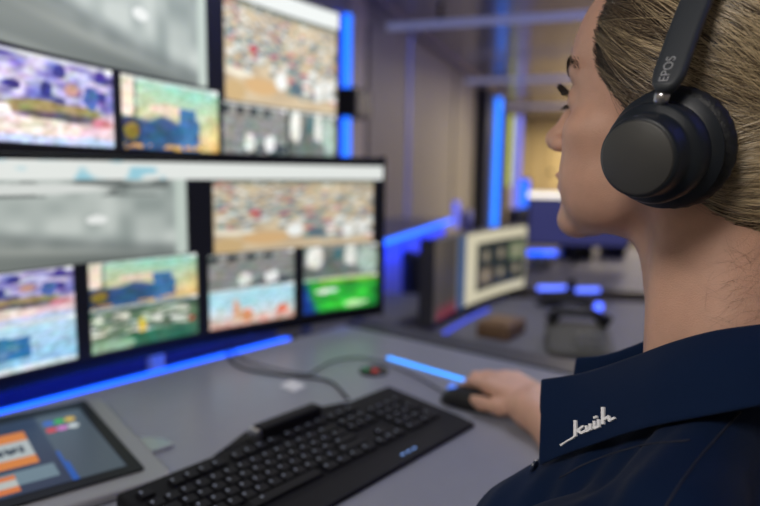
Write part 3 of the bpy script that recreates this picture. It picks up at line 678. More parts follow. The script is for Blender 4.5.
column(509.5, 9.3, .9, 1.93, .07, M_LEDY, 'lime green light column left of the lilac column')
column(517.5, 9.2, .55, 1.92, .085, M_LEDL, 'lilac light column between the lime column and far wall')
column(525.5, 5.2, .72, 1.05, .075, LED('led_short_blue', (.02, .14, 1.0), 1.3), 'short bright blue light column in front of the far wall')
q = at(503, 150, 8.6); T_ = frame((q[0], q[1], 0), 19)
tag(MB().box((0, 0, 1.0), (.09, .06, 1.9), T_).build('partition_post', M_NAVY), 'dark blue post between the bright blue and lime columns', 'post')

# ====================================================================== the person
def surface_nets(D_, org, h):
    ins = D_ < 0; nx, ny, nz = D_.shape
    cnt = np.zeros((nx - 1, ny - 1, nz - 1), np.int8)
    for i in (0, 1):
        for j in (0, 1):
            for k in (0, 1): cnt += ins[i:nx - 1 + i, j:ny - 1 + j, k:nz - 1 + k]
    act = (cnt > 0) & (cnt < 8); idx = np.argwhere(act)
    lut = -np.ones(act.shape, np.int64); lut[act] = np.arange(len(idx))
    acc = np.zeros((len(idx), 3)); num = np.zeros(len(idx))
    cs = [(i, j, k) for i in (0, 1) for j in (0, 1) for k in (0, 1)]
    val = {c: D_[idx[:, 0] + c[0], idx[:, 1] + c[1], idx[:, 2] + c[2]] for c in cs}
    for c in cs:
        for ax in range(3):
            if c[ax] == 0:
                e = list(c); e[ax] = 1; e = tuple(e); a, b = val[c], val[e]; m = (a < 0) != (b < 0)
                t = np.where(m, a / np.where(m, a - b, 1), 0)
                p = np.tile(np.array(c, float), (len(idx), 1)); p[:, ax] += t
                acc[m] += p[m]; num[m] += 1
    V = (idx + acc / num[:, None]) * h + np.array(org); F = []
    for ax in range(3):
        o1, o2 = [(1, 2), (2, 0), (0, 1)][ax]
        sl0 = [slice(None)] * 3; sl1 = [slice(None)] * 3; sl0[ax] = slice(0, -1); sl1[ax] = slice(1, None)
        a = ins[tuple(sl0)]; b = ins[tuple(sl1)]; E_ = np.argwhere(a != b); E_ = E_[(E_[:, o1] > 0) & (E_[:, o2] > 0) & (E_[:, o1] < D_.shape[o1] - 1) & (E_[:, o2] < D_.shape[o2] - 1)]
        flip = ~a[E_[:, 0], E_[:, 1], E_[:, 2]]
        def g(d1, d2):
            q = E_.copy(); q[:, o1] -= d1; q[:, o2] -= d2; return lut[q[:, 0], q[:, 1], q[:, 2]]
        Q = np.stack([g(0, 0), g(1, 0), g(1, 1), g(0, 1)], 1)
        Q[flip] = Q[flip][:, ::-1]; F.append(Q)
    F = np.vstack(F); F = F[(F >= 0).all(1)]
    return V, F
class Field:
    """signed distance on a grid; p() gives coordinates"""
    def __init__(s, lo, hi, h):
        s.lo, s.h = np.array(lo, float), h; n_ = [int((b - a) / h) + 1 for a, b in zip(lo, hi)]
        s.P = np.stack(np.meshgrid(*[a + h * np.arange(k).astype(np.float32) for a, k in zip(lo, n_)], indexing='ij'), -1).astype(np.float32)
    def mesh(s, d, world=None):
        V, F = surface_nets(d, s.lo, s.h)
        return V, F
def outward(V, F):   # make faces point outward (V in world space)
    a, b, c = V[F[:, 0]], V[F[:, 1]], V[F[:, 2]]; e = V[F[:, 3]]
    vol = (a * np.cross(b, c)).sum() + (a * np.cross(c, e)).sum()
    return F if vol > 0 else F[:, ::-1]
def ell(P, c, r):
    q = P - np.array(c, np.float32); r = np.array(r, np.float32)
    k0 = np.sqrt(((q / r) ** 2).sum(-1)); k1 = np.sqrt(((q / (r * r)) ** 2).sum(-1)) + 1e-9
    return k0 * (k0 - 1) / k1
def cap(P, a, b, ra, rb=None, sx=1.0):
    rb = ra if rb is None else rb
    a = np.array(a, np.float32); b = np.array(b, np.float32); q = P - a; d = b - a
    t = np.clip((q @ d) / (d @ d), 0, 1)
    return np.sqrt(((q - t[..., None] * d) ** 2).sum(-1)) - (ra + (rb - ra) * t)
def smin(a, b, k):
    h = np.clip(.5 + .5 * (b - a) / k, 0, 1); return b * (1 - h) + a * h - k * h * (1 - h)
def smax(a, b, k): return -smin(-a, -b, k)

HC = np.array([.245, .4686, CZ + .029]); HAZ = 52.0
BM = Matrix.Translation(Vector(HC)) @ Matrix.Rotation(rad(HAZ), 4, 'Z') @ Matrix.Diagonal((-1, 1, 1, 1))
# body frame: x = her left, y = forward, z = up   (left-handed -> written out explicitly)
Lv = np.array([-math.cos(rad(HAZ)), -math.sin(rad(HAZ)), 0]); Fv = np.array([-math.sin(rad(HAZ)), math.cos(rad(HAZ)), 0]); Uv = np.array([0, 0, 1.])
def b2w(P): P = np.asarray(P, float); return HC + P[..., 0:1] * Lv + P[..., 1:2] * Fv + P[..., 2:3] * Uv
def w2b(P): q = np.asarray(P, float) - HC; return np.stack([q @ Lv, q @ Fv, q @ Uv], -1)
HP = rad(5); HH = np.array([.250, .520, CZ + .043]); HZ_ = rad(45); HS = 1.03        # head: tipped back, turned a little further away
HL = np.array([-math.cos(HZ_), -math.sin(HZ_), 0]); HF = np.array([-math.sin(HZ_), math.cos(HZ_), 0])
HY = HF * math.cos(HP) + Uv * math.sin(HP); HU = -HF * math.sin(HP) + Uv * math.cos(HP)
def h2w(P): P = np.asarray(P, float); return HH + HS * (P[..., 0:1] * HL + P[..., 1:2] * HY + P[..., 2:3] * HU)
def w2h(P): q = (np.asarray(P, float) - HH) / HS; return np.stack([q @ HL, q @ HY, q @ HU], -1)
def h2b(P): return w2b(h2w(P))
def b2h(P): return w2h(b2w(P))

M_SKIN = mat('skin', (.66, .385, .275), .42, spec=.45, noise=.13, nscale=60, bump=.5, bscale=900, sss=.12)
person = thing('person', (HC[0] + .1, HC[1] - .05, 0), 'person in a navy polo shirt wearing a headset, seen from behind, hand on the mouse', 'person')

# ---- head and neck
Fd = Field((-.17, -.15, -.32), (.165, .20, .165), .0020); P = Fd.P; H = b2h(P).astype(np.float32); A_ = H * np.array([1, 1, 1], np.float32); Ax = A_.copy(); Ax[..., 0] = np.abs(Ax[..., 0])
d = ell(H, (0, -.012, .043), (.074, .097, .082))
d = smin(d, ell(H, (0, .036, .050), (.063, .062, .071)), .02)
d = smin(d, ell(H, (0, .034, -.020), (.057, .054, .078)), .025)
d = smin(d, cap(Ax, (.047, .000, -.050), (.018, .070, -.088), .019, .016), .02)
d = smin(d, ell(Ax, (.040, .050, -.048), (.024, .030, .038)), .02)
d = smin(d, ell(Ax, (.046, .056, -.014), (.021, .020, .016)), .018)
d = smin(d, ell(H, (0, .080, -.092), (.020, .016, .015)), .016)
d = smin(d, ell(H, (0, .078, -.058), (.028, .020, .022)), .014)
d = smin(d, cap(Ax, (.012, .088, .033), (.044, .074, .036), .009, .007), .010)
d = smax(d, -ell(Ax, (.031, .098, .014), (.019, .018, .013)), .012)
d = smin(d, cap(H, (0, .090, .022), (0, .108, -.016), .0065, .0085), .010)
d = smin(d, ell(H, (0, .112, -.022), (.0105, .0105, .0095)), .008)
d = smin(d, ell(Ax, (.0125, .102, -.026), (.0065, .009, .007)), .006)
d = smax(d, -ell(Ax, (.006, .106, -.034), (.0035, .005, .004)), .003)
d = smin(d, ell(H, (0, .0945, -.0535), (.021, .0085, .0052)), .004)
d = smin(d, ell(H, (0, .0925, -.0635), (.018, .0085, .0060)), .004)
d = smax(d, -ell(H, (0, .104, -.0585), (.022, .006, .0012)), .003)
d = smin(d, ell(Ax, (.031, .0745, .013), (.0145, .0135, .0125)), .004)      # lids
d = smax(d, -ell(Ax, (.031, .0885, .0125), (.0105, .006, .0045)), .002)
d = smin(d, ell(Ax, (.073, -.014, -.010), (.007, .014, .022)), .006)
d = d * HS
nt_ = h2b(np.array([0, -.028, -.035])); nf_ = h2b(np.array([0, .012, -.062]))
d = smin(d, cap(P, nt_, (0, -.030, -.215), .047, .053), .022)
d = smin(d, cap(P, nf_, (0, -.004, -.19), .020, .016), .03)
for sx in (-1, 1): d = smin(d, cap(P, h2b(np.array([sx * .045, -.020, -.045])), (sx * .014, .020, -.205), .012, .009), .02)
d = smin(d, cap(P, (-.12, -.025, -.262), (.12, -.025, -.262), .034), .05)
d = smin(d, ell(P, (0, .01, -.30), (.105, .068, .07)), .03)
d = smax(d, -(P[..., 2] + .312), .001)
Vh, Fh = Fd.mesh(d); bodyV = [b2w(Vh)]; bodyF = [outward(b2w(Vh), Fh)]

# ---- arms and hands
def hand(Pw, o, ax, ay, az_, curl, spread, side):
    """Pw: points in world; o palm centre; ax toward little finger, ay toward fingertips, az_ back of the hand"""
    q = Pw - np.array(o, np.float32); q = np.stack([q @ ax, q @ ay, q @ az_], -1).astype(np.float32)
    base = [(-.029, .036, 0), (-.009, .041, .002), (.011, .038, .001), (.029, .030, -.003)]
    d = None
    for b in base:
        e = cap(q, (b[0] * .55, -.045, -.002), b, .0135, .0112); d = e if d is None else smin(d, e, .014)
    d = smin(d, ell(q, (-.018, -.012, -.010), (.020, .032, .014)), .012); d = smin(d, ell(q, (.020, -.015, -.009), (.014, .030, .012)), .012)
    Ls = [(.042, .025, .021), (.046, .029, .022), (.043, .027, .021), (.034, .021, .019)]
    for i, (b, L3) in enumerate(zip(base, Ls)):
        p = np.array(b); a = 0.0; r = [.0092, .0083, .0078, .0068] if i < 3 else [.0078, .0072, .0066, .0058]
        yaw = spread * (i - 1.4)
        for k, L in enumerate(L3):
            a -= curl[k] * (1 + .12 * i)
            n_ = p + L * np.array([math.sin(yaw) * math.cos(a), math.cos(yaw) * math.cos(a), math.sin(a)])
            e = cap(q, p, n_, r[k], r[k + 1]); d = smin(d, e, .004 if k else .007); p = n_
    tp = [(-.020, -.028, -.006), (-.042, .000, -.014), (-.050, .030, -.019), (-.046, .055, -.023)]
    for k in range(3): d = smin(d, cap(q, tp[k], tp[k + 1], [.0145, .0115, .0098][k], [.0115, .0098, .0078][k]), .007)
    return d
def arm(elbow, wrist, o, fdir, up, curl, spread, side, shoulder):
    ay = np.array(fdir, float); ay /= np.linalg.norm(ay); up = np.array(up, float); az_ = up - ay * (up @ ay); az_ /= np.linalg.norm(az_)
    ax = np.cross(ay, az_) * side
    pts = np.array([elbow, wrist, o, np.array(o) + ay * .14, shoulder]); lo = pts.min(0) - .06; hi = pts.max(0) + .06
    F_ = Field(lo, hi, .0030); q = F_.P
    d = hand(q, o, ax, ay, az_, curl, spread, side)
    w = np.array(wrist)
    d = smin(d, cap(q, w - ax * .011, np.array(o) - ay * .035 - ax * .010, .019, .016), .015); d = smin(d, cap(q, w + ax * .011, np.array(o) - ay * .035 + ax * .010, .019, .016), .015)
    e = np.array(elbow); m = w + (e - w) * .62
    d = smin(d, cap(q, w, m, .023, .037), .02); d = smin(d, cap(q, m, e, .037, .036), .02); d = smin(d, cap(q, e, shoulder, .036, .042), .02)
    V, F = F_.mesh(d); bodyV.append(V); bodyF.append(outward(V - V.mean(0), F))
    return ax, ay, az_
mo_w = np.array([mo[0], mo[1], DZ])
fd = np.array([math.sin(rad(-56)), math.cos(rad(-56)), -.06])
palm = mo_w - fd * .080 + np.array([.004, .006, .036]); wristR = np.array([*at(530, 433, .875)[:2], DZ + .028])
elR = b2w((-.235, .13, -.405)); shR = b2w((-.155, .0, -.270))
arm(elR, wristR, palm, palm - wristR + fd * .06 + np.array([0, 0, .004]), (-.12, -.10, 1), (.26, .52, .42), -.07, 1, shR)
elL = b2w((.20, .19, -.46)); shL = b2w((.158, .03, -.292))
palmL = b2w((.105, .335, -.530))
fl = b2w((.0, .45, 0)) - b2w((.12, .28, 0)); fl[2] = 0
wl = palmL - fl / np.linalg.norm(fl) * .085 + np.array([0, 0, .014])
arm(elL, wl, palmL, fl, (0, 0, 1), (.10, .25, .2), -.09, -1, shL)
off = 0; FF = []
for V, F in zip(bodyV, bodyF): FF.append(F + off); off += len(V)
body = mesh_obj('body', np.vstack(bodyV), np.vstack(FF), M_SKIN, person, smooth=True)
sm = body.modifiers.new('smooth', 'SMOOTH'); sm.factor = .5; sm.iterations = 3

# ---- eyes, brows, lashes
def sph(c, r, n=20, m=12, T=None):
    vs = []; fs = []
    for j in range(m + 1):
        for i in range(n):
            ph = math.pi * j / m; a = 2 * math.pi * i / n
            vs.append((c[0] + r * math.sin(ph) * math.cos(a), c[1] + r * math.sin(ph) * math.sin(a), c[2] + r * math.cos(ph)))
    for j in range(m):
        for i in range(n): fs.append((j * n + i, (j + 1) * n + i, (j + 1) * n + (i + 1) % n, j * n + (i + 1) % n))
    return vs, fs
for sx in (-1, 1):
    vs, fs = sph((0, 0, 0), .0118); vs = h2w(np.array(vs) + np.array([sx * .031, .0745, .0125]))
    e = mesh_obj('eye', vs, fs, mat('eye_white', (.75, .72, .70), .15), person, smooth=True)
    ir = []
    for k in range(20): a = 2 * math.pi * k / 20; ir.append((sx * .031 + .0055 * math.cos(a), .0745 + .0108, .0125 + .0055 * math.sin(a)))
    ir.append((sx * .031, .0745 + .0126, .0125))
    mesh_obj('iris', h2w(np.array(ir)), [(k, (k + 1) % 20, 20) for k in range(20)], mat('iris_brown', (.09, .05, .025), .1), e, smooth=True)
def strands(paths, r, name, m, parent, cols=None):
    """paths: (n, k, 3) world -> three-sided tapered tubes"""
    n_, k, _ = paths.shape
    t = np.gradient(paths, axis=1); t /= np.linalg.norm(t, axis=2, keepdims=True) + 1e-12
    up = np.array([.3, .2, .93]); u = np.cross(t, up); u /= np.linalg.norm(u, axis=2, keepdims=True) + 1e-12; w = np.cross(t, u)
    tap = np.concatenate([np.linspace(.25, 1, max(1, k // 4)), np.linspace(1, .25, k - max(1, k // 4))]); R3 = (np.atleast_1d(r)[:, None] * tap[None])[..., None]
    V = np.stack([paths + R3 * (u * math.cos(a) + w * math.sin(a)) for a in (0, 2.094, 4.189)], 2).reshape(-1, 3)
    b = (np.arange(n_)[:, None, None] * k + np.arange(k - 1)[None, :, None]) * 3 + np.arange(3)[None, None, :]
    b2 = (np.arange(n_)[:, None, None] * k + np.arange(k - 1)[None, :, None]) * 3 + (np.arange(3)[None, None, :] + 1) % 3
    F = np.stack([b, b2, b2 + 3, b + 3], -1).reshape(-1, 4)
    o = mesh_obj(name, V, F, m, parent, smooth=True)
    if cols is not None:
        C = np.repeat(cols, k * 3, 0) if cols.ndim == 2 else np.repeat(cols.reshape(-1, 3), 3, 0); o.data.color_attributes.new('Col', 'FLOAT_COLOR', 'POINT').data.foreach_set('color', np.hstack([C, np.ones((len(C), 1))]).astype(np.float32).ravel())
    return o
M_LASH = mat('lash_dark', (.02, .014, .01), .6)
bvh_body = BVHTree.FromPolygons([tuple(v) for v in np.vstack(bodyV)], [tuple(f) for f in np.vstack(FF)])
def snap(p, off=.0):
    c, nrm, i, dd = bvh_body.find_nearest(Vector(p)); return np.array(c + nrm * off)
for sx in (-1, 1):
    paths = []
    for k in range(190):
        t = k / 189; x = .012 + .042 * t; z = .0345 + .007 * math.sin(t * 2.2) - .003 * t + RNG.normal(0, .0018); y = .1
        p = snap(h2w(np.array([sx * x, .098 - .02 * t * t - .01 * t, z])), .0004); dr_ = h2w(np.array([sx * 1., -.25, .25])) - h2w(np.array([0, 0, 0])); dr_ /= np.linalg.norm(dr_)
        paths.append([p, p + dr_ * .004 , p + dr_ * .008])
    strands(np.array(paths), np.full(190, .00028), 'eyebrow', M_LASH, person)
    paths = []
    for k in range(46):
        t = (k % 34) / 33; x = sx * (.020 + .023 * t); z0 = .0172 - .0045 * (2 * t - 1) ** 2; y = .0868 - .003 * (2 * t - 1) ** 2 - .004 * t
        up_ = 1 if k < 34 else -.6
        if up_ < 0: z0 = .0085
        p = np.array([x, y, z0]); o_ = np.array([sx * .005 * (t - .2), .012, .005 * up_])
        paths.append([h2w(p), h2w(p + o_ * .6 + np.array([0, 0, -.001 * up_])), h2w(p + o_ + np.array([0, 0, .003 * up_]))])
    strands(np.array(paths), np.full(len(paths), .00035), 'eyelashes', M_LASH, person)

# ---- hair: cap plus strands combed back to a knot
def hairline(h):   # >0 keeps hair (behind the line). h in head frame
    z = h[..., 2]; ax = np.abs(h[..., 0])
    front = np.interp(z, [-.12, -.102, -.070, -.048, -.02, .0, .018, .035, .05, .07, .09, .11, .14], [-.09, -.066, -.045, -.020, .008, .025, .037, .044, .048, .054, .054, .050, .046])
    return front - h[..., 1]
def hair_f(h):
    d = ell(h, (0, -.014, .046), (.0795, .1015, .0865))
    d = smin(d, ell(h, (0, .030, .052), (.0680, .0665, .0755)), .02)
    d = smin(d, ell(h, (0, -.054, -.030), (.062, .050, .068)), .03)
    return d
Fd = Field((-.10, -.18, -.14), (.10, .09, .15), .0024)
hl_ = hairline(Fd.P).astype(np.float32); d = hair_f(Fd.P) + .0035 * np.exp(-np.clip(hl_, 0, 1) / .012); d = smax(d, -hl_, .010)
d = smin(d, ell(Fd.P, (0, -.122, .0), (.040, .034, .040)), .012)
Vc, Fc = Fd.mesh(d); Fc = outward(h2w(Vc), Fc)
M_HAIRCAP = mat('hair_base', (.045, .030, .017), .6, noise=.5, nscale=120)
mesh_obj('hair', h2w(Vc), Fc, M_HAIRCAP, person, smooth=True)
hair = [o for o in person.children if o.name.startswith('hair')][0]
KN = np.array([0, -.125, .0])
def grad(p, e=.0008):
    g = np.stack([hair_f(p + np.eye(3)[i] * e) - hair_f(p - np.eye(3)[i] * e) for i in range(3)], -1) / (2 * e); return g
def grow(p, steps, st, target, lift, swirl):
    out = []
    for k in range(steps):
        g = grad(p); gn = g / (np.linalg.norm(g, axis=1, keepdims=True) + 1e-9)
        p = p - gn * hair_f(p)[:, None]
        fade = min(1.0, (k + .3) / 5.0)
        out.append(p + gn * (lift * fade - .0030 * np.exp(-np.clip(hairline(p), 0, 1) / .012))[:, None])
        dd = target - p; dist = np.linalg.norm(dd, axis=1, keepdims=True); dd = dd - gn * (dd * gn).sum(1, keepdims=True); dd /= np.linalg.norm(dd, axis=1, keepdims=True) + 1e-9
        s = np.cross(gn, dd); p = p + (dd + s * swirl(p, k)[:, None]) * np.minimum(st, dist[:, 0] * .3)[:, None] 
    return np.stack(out, 1)
def sm_noise(p, sc, seed):
    r = np.random.default_rng(seed); o = 0
    for k in range(5):
        w = r.normal(0, sc, 3); o = o + np.sin(p @ w + r.random() * 6.28)
    return o / 3
N1, N2 = 6500, 5200
# roots on the hairline
zz = RNG.uniform(-.10, .125, N1); sx = np.where(RNG.random(N1) < .72, 1, -1)
rt = np.stack([sx * .07, np.zeros(N1), zz], -1); rt[:, 1] = -0.0 + hairline(np.stack([rt[:, 0], np.zeros(N1), zz], -1)) + RNG.normal(.003, .0045, N1)
th = RNG.uniform(-1.0, 1.0, 900); top = np.stack([.066 * np.sin(th), np.full(900, .050) + RNG.normal(0, .003, 900), np.full(900, .11)], -1)
rt = np.vstack([rt, top])
for _ in range(6): g = grad(rt); c_ = hair_f(rt); g[:, 2] *= .1; rt = rt - g * (c_ / ((g ** 2).sum(1) + 1e-6))[:, None] * .8
a_ = RNG.normal(0, 1, (N2 * 2, 3)); a_ /= np.linalg.norm(a_, axis=1, keepdims=True); sc_ = a_ * np.array([.08, .10, .087]) + np.array([0, -.014, .03]); sc_[:, 0] = np.abs(sc_[:, 0]) * np.where(RNG.random(len(sc_)) < .75, 1, -1)
sc_ = sc_[(hairline(sc_) > .004) & (sc_[:, 2] > -.10)][:N2]
rt = np.vstack([rt, sc_])
n_ = len(rt); cl = sm_noise(rt * np.array([1, .5, 1]), 110, 3); lift = .0008 + .0022 * RNG.random(n_) ** 1.5 + .0005 * np.clip(cl, -.6, 1)
sw = lambda p, k: .10 * sm_noise(p, 22, 9) + .03 * sm_noise(p, 60, 10) + rj
rj = RNG.normal(0, .03, n_)
tg = KN + RNG.normal(0, 1, (n_, 3)) * np.array([.022, .008, .022])
cc_ = np.array([0, -.014, .046]); kd_ = (KN - cc_) / np.linalg.norm(KN - cc_); e1_ = np.cross(kd_, [1., 0, 0]); e1_ /= np.linalg.norm(e1_); e2_ = np.cross(kd_, e1_)
fl_ = rt - cc_; ang = np.arctan2(fl_ @ e1_, fl_ @ e2_)
def n1(x, seed):
    r = np.random.default_rng(seed); g = r.random(4096); i = np.floor(x).astype(int); f = x - i; f = f * f * (3 - 2 * f); return (g[i % 4096] * (1 - f) + g[(i + 1) % 4096] * f) * 2 - 1
str_ = .4 * n1(ang * 8 + 50, 1) + .65 * n1(ang * 24 + 50, 2) + .40 * n1(ang * 60 + 90, 3)
lift = lift + .0009 * np.clip(str_, -1, 1)
paths = None
fr_ = np.clip((rt[:, 1] - .005) / .04, 0, 1) * np.clip((rt[:, 2] - .03) / .05, 0, 1)
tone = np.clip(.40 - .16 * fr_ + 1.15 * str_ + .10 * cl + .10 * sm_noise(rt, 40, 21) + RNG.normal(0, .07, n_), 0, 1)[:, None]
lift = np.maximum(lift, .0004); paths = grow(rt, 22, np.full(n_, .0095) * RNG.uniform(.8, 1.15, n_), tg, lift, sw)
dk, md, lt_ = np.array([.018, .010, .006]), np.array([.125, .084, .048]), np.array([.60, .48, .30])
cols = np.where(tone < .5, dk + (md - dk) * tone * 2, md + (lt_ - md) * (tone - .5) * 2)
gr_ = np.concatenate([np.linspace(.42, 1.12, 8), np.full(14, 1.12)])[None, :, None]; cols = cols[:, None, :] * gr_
M_HAIR = vcol_mat('hair_strands', 0, .33, spec=.7)
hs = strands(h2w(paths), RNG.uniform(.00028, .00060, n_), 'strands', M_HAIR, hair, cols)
# stray hairs
n_ = 260
zz = RNG.uniform(-.07, .11, n_); rt = np.stack([np.full(n_, .07), hairline(np.stack([np.full(n_, .07), np.zeros(n_), zz], -1)) + RNG.normal(0, .004, n_), zz], -1)
for _ in range(6): g = grad(rt); g[:, 2] *= .1; rt = rt - g * (hair_f(rt) / ((g ** 2).sum(1) + 1e-6))[:, None] * .8
rj = RNG.normal(0, .45, n_)
paths = grow(rt, 14, np.full(n_, .007), KN + np.zeros((n_, 3)), RNG.uniform(.003, .008, n_), sw)
strands(h2w(paths), np.full(n_, .00013), 'flyaway_hairs', M_HAIR, hair, np.tile(md * 1.2, (n_, 1)))
# fine hairs on the nape
paths = []
for k in range(110):
    x = .052 * (RNG.random() ** .5); z = RNG.uniform(-.15, -.07); y = -.02 - RNG.uniform(-.012, .055)
    p = b2w(np.array([x + .02, y, z])); v = (b2w(np.array([0, -1, .3])) - HC); v = v * 1.0 + RNG.normal(0, .6, 3); v /= np.linalg.norm(v); cr = RNG.normal(0, .22, 3); pp = []
    for s in range(9):
        pp.append(snap(p, .0003 + .0002 * s)); v = v + cr * .5; v /= np.linalg.norm(v); p = pp[-1] + v * RNG.uniform(.0025, .0045)
    paths.append(pp)
strands(np.array(paths), RNG.uniform(.00003, .00006, len(paths)), 'nape_hairs', mat('nape_hair', (.20, .12, .075), .5), hair)

# ---- polo shirt
def shirt_f(P):
    ax = P.copy(); ax[..., 0] = np.abs(ax[..., 0])
    d = ell(P, (0, -.02, -.42), (.150, .105, .24))
    d = smin(d, ell(P, (0, .030, -.310), (.130, .082, .085)), .03)
    d = smin(d, cap(P, (-.125, -.02, -.262), (.125, -.02, -.262), .042), .035)
    d = smin(d, cap(ax, (.030, -.030, -.192), (.135, -.022, -.236), .022, .034), .022)
    d = smin(d, cap(P, (0, -.022, -.190), (0, -.022, -.21), .047, .055), .02)
    d = smin(d, ell(ax, (.068, .096, -.344), (.058, .050, .066)), .03)
    d = smin(d, cap(P, (-.09, -.02, -.64), (.09, -.02, -.64), .095), .06)
    sl, sr = w2b(shL), w2b(shR); el, er = w2b(elL), w2b(elR)
    d = smin(d, cap(P, sl, sl + (el - sl) * .80, .052, .054), .03)
    d = smin(d, cap(P, sr, sr + (er - sr) * .62, .052, .050), .03)
    return d
Fd = Field((-.36, -.20, -.76), (.33, .30, -.12), .0044); P = Fd.P
d = shirt_f(P)
# cloth folds: real relief in the surface
x, y, z = P[..., 0], P[..., 1], P[..., 2]
fold = .0020 * np.sin((x * 1.0 + y * .9 + z * 1.5) * 75 + 2.2 * np.sin(y * 22 + x * 9)) * np.clip((-.20 - z) * 12, 0, 1) + .0012 * np.sin((x * .8 - y * 1.3 + z * .6) * 130 + np.sin(z * 40))
d = d + fold.astype(np.float32) * np.clip(np.abs(x) * 12, .2, 1)
d = smax(d, -ell(P, (0, .085, -.185), (.026, .055, .055)), .004)
Vs, Fs = Fd.mesh(d); Fs = outward(b2w(Vs), Fs)
M_SHIRT = mat('navy_pique', (.0018, .0105, .040), .8, spec=.12, noise=.12, nscale=500, bump=.5, bscale=1400, sheen=.04)
shirt = mesh_obj('polo_shirt', b2w(Vs), Fs, M_SHIRT, person, smooth=True)
sm = shirt.modifiers.new('smooth', 'SMOOTH'); sm.factor = .5; sm.iterations = 3
bvh_s = BVHTree.FromPolygons([tuple(v) for v in b2w(Vs)], [tuple(f) for f in Fs])
# seams on the shoulder
def on_shirt(pb, off=.0008):
    c, nrm, i, dd = bvh_s.find_nearest(Vector(b2w(np.array(pb)))); return c + nrm * off
def shirt_hit(px, py):
    dr_ = Vector(ray(px, py)).normalized(); c, nrm, k_, dd = bvh_s.ray_cast(Vector((0, 0, CZ)), dr_); return c
for pts in ([(740, 412), (722, 432), (696, 462), (668, 503), (655, 530)], [(560, 478), (590, 462), (640, 446), (690, 440)]):
    Pp = [shirt_hit(*p) for p in catmull([np.array(p, float) for p in pts], 40)]; Pp = [p for p in Pp if p is not None]
    MB().tube(Pp, .0009, 6).build('seam', mat('seam_thread', (.006, .010, .028), .8), shirt, smooth=True)
# collar: stand and fold-over leaf, symmetric
fold_ = np.array([(.040, .106, -.202), (.036, .079, -.193), (.039, .056, -.181), (.047, .029, -.164), (.0565, .003, -.147), (.0575, -.023, -.134), (.045, -.050, -.127), (.025, -.068, -.124), (0, -.073, -.123)])
leaf_ = np.array([(.069, .092, -.264), (.073, .070, -.246), (.078, .045, -.228), (.084, .025, -.213), (.093, -.000, -.196), (.097, -.028, -.181), (.086, -.060, -.168), (.050, -.090, -.162), (0, -.102, -.160)])
n_ = 46; fo = catmull(fold_, n_); le = catmull(leaf_, n_)
rowsV = []; prof_t = [0, .06, .16, .3, .45, .6, .75, .88, 1.0]
for f, l in zip(fo, le):
    out = l - f; hor = np.array([out[0], out[1], 0]); hor /= np.linalg.norm(hor) + 1e-9
    r = [f + np.array([0, 0, -.034]) - hor * .003, f + np.array([0, 0, -.018]) - hor * .0025, f + np.array([0, 0, -.005]) - hor * .0015, f + np.array([0, 0, .001])]
    for t in prof_t[1:]:
        p = f + out * t + hor * .0055 * math.sin(math.pi * min(1, t * 1.1)) * (1 - .3 * t) + np.array([0, 0, .0055 * math.sin(math.pi * t)]); r.append(p)
    rowsV.append(r)
left = np.array(rowsV); right = left[::-1][1:].copy(); right[..., 0] *= -1; G = np.vstack([left, right]); nr, nc = G.shape[:2]
GW = b2w(G)
for i in range(nr):
    for j in range(5, nc):
        c, nrm, k, dd = bvh_s.find_nearest(Vector(GW[i, j])); v = Vector(GW[i, j]) - c
        sgn = v.dot(nrm)
        if sgn < .0035: GW[i, j] = np.array(c + nrm * .0035)
i, j = np.meshgrid(np.arange(nr - 1), np.arange(nc - 1), indexing='ij'); k = (i * nc + j).ravel()
collar = mesh_obj('collar', GW.reshape(-1, 3), np.stack([k, k + 1, k + nc + 1, k + nc], 1), mat('navy_rib', (.0022, .0125, .047), .8, spec=.14, bump=.5, bscale=1600, sheen=.05), shirt, smooth=True)
so = collar.modifiers.new('solid', 'SOLIDIFY'); so.thickness = .0022; so.offset = 0
ss_ = collar.modifiers.new('sub', 'SUBSURF'); ss_.levels = 1; ss_.render_levels = 1
bvh_c = BVHTree.FromPolygons([tuple(v) for v in GW.reshape(-1, 3)], [tuple((a, a + 1, a + nc + 1, a + nc)) for a in k])
# placket with buttons
for bx, by in ((536, 468),):
    c = shirt_hit(bx, by)
    if c is None: continue
    c = on_shirt(w2b(np.array(c)), .001); T_ = Matrix.Translation(c) @ Matrix.Rotation(rad(HAZ), 4, 'Z') @ Matrix.Rotation(rad(-80), 4, 'X')
    MB().lathe([(.0045, -.0005), (.0058, .0005), (.0058, .0018), (.0045, .0024), (.003, .0016)], 24, T_).build('button', mat('button_navy', (.02, .03, .06), .3), shirt, smooth=False)
# embroidered mark on the collar leaf: strokes traced on the leaf surface
eye_ = Vector((0, 0, CZ))
def on_leaf(px, py, off):
    dr_ = Vector(ray(px, py)).normalized(); c, nrm, k_, dd = bvh_c.ray_cast(eye_, dr_)
    if c is None: return None
    if nrm.dot(dr_) > 0: nrm = -nrm
    return c + nrm * off
MARK = [([(563, 445.5), (569, 441.5), (575.5, 437.8), (577.3, 435)], 1.7), ([(577.2, 436), (577.2, 421.5)], 2.8), ([(579, 431), (585, 426.6)], 2.0), ([(579.5, 430.8), (583.5, 433.2), (588, 431)], 2.6),
        ([(588.3, 426.5), (588.8, 431.5), (592.3, 429.3)], 2.4), ([(592.0, 424.6), (592.5, 429.8)], 2.6), ([(596.3, 422), (596.6, 428.6), (600.6, 426.6)], 2.6), ([(600.6, 420.5), (601, 427)], 2.6),
        ([(596.3, 417.6), (596.7, 419)], 1.6), ([(598.4, 416.8), (598.8, 418.2)], 1.6), ([(605, 408.5), (605, 424)], 2.9), ([(606, 420), (611, 417), (611.8, 421.2), (616.6, 418.4)], 2.3)]
mb = MB()
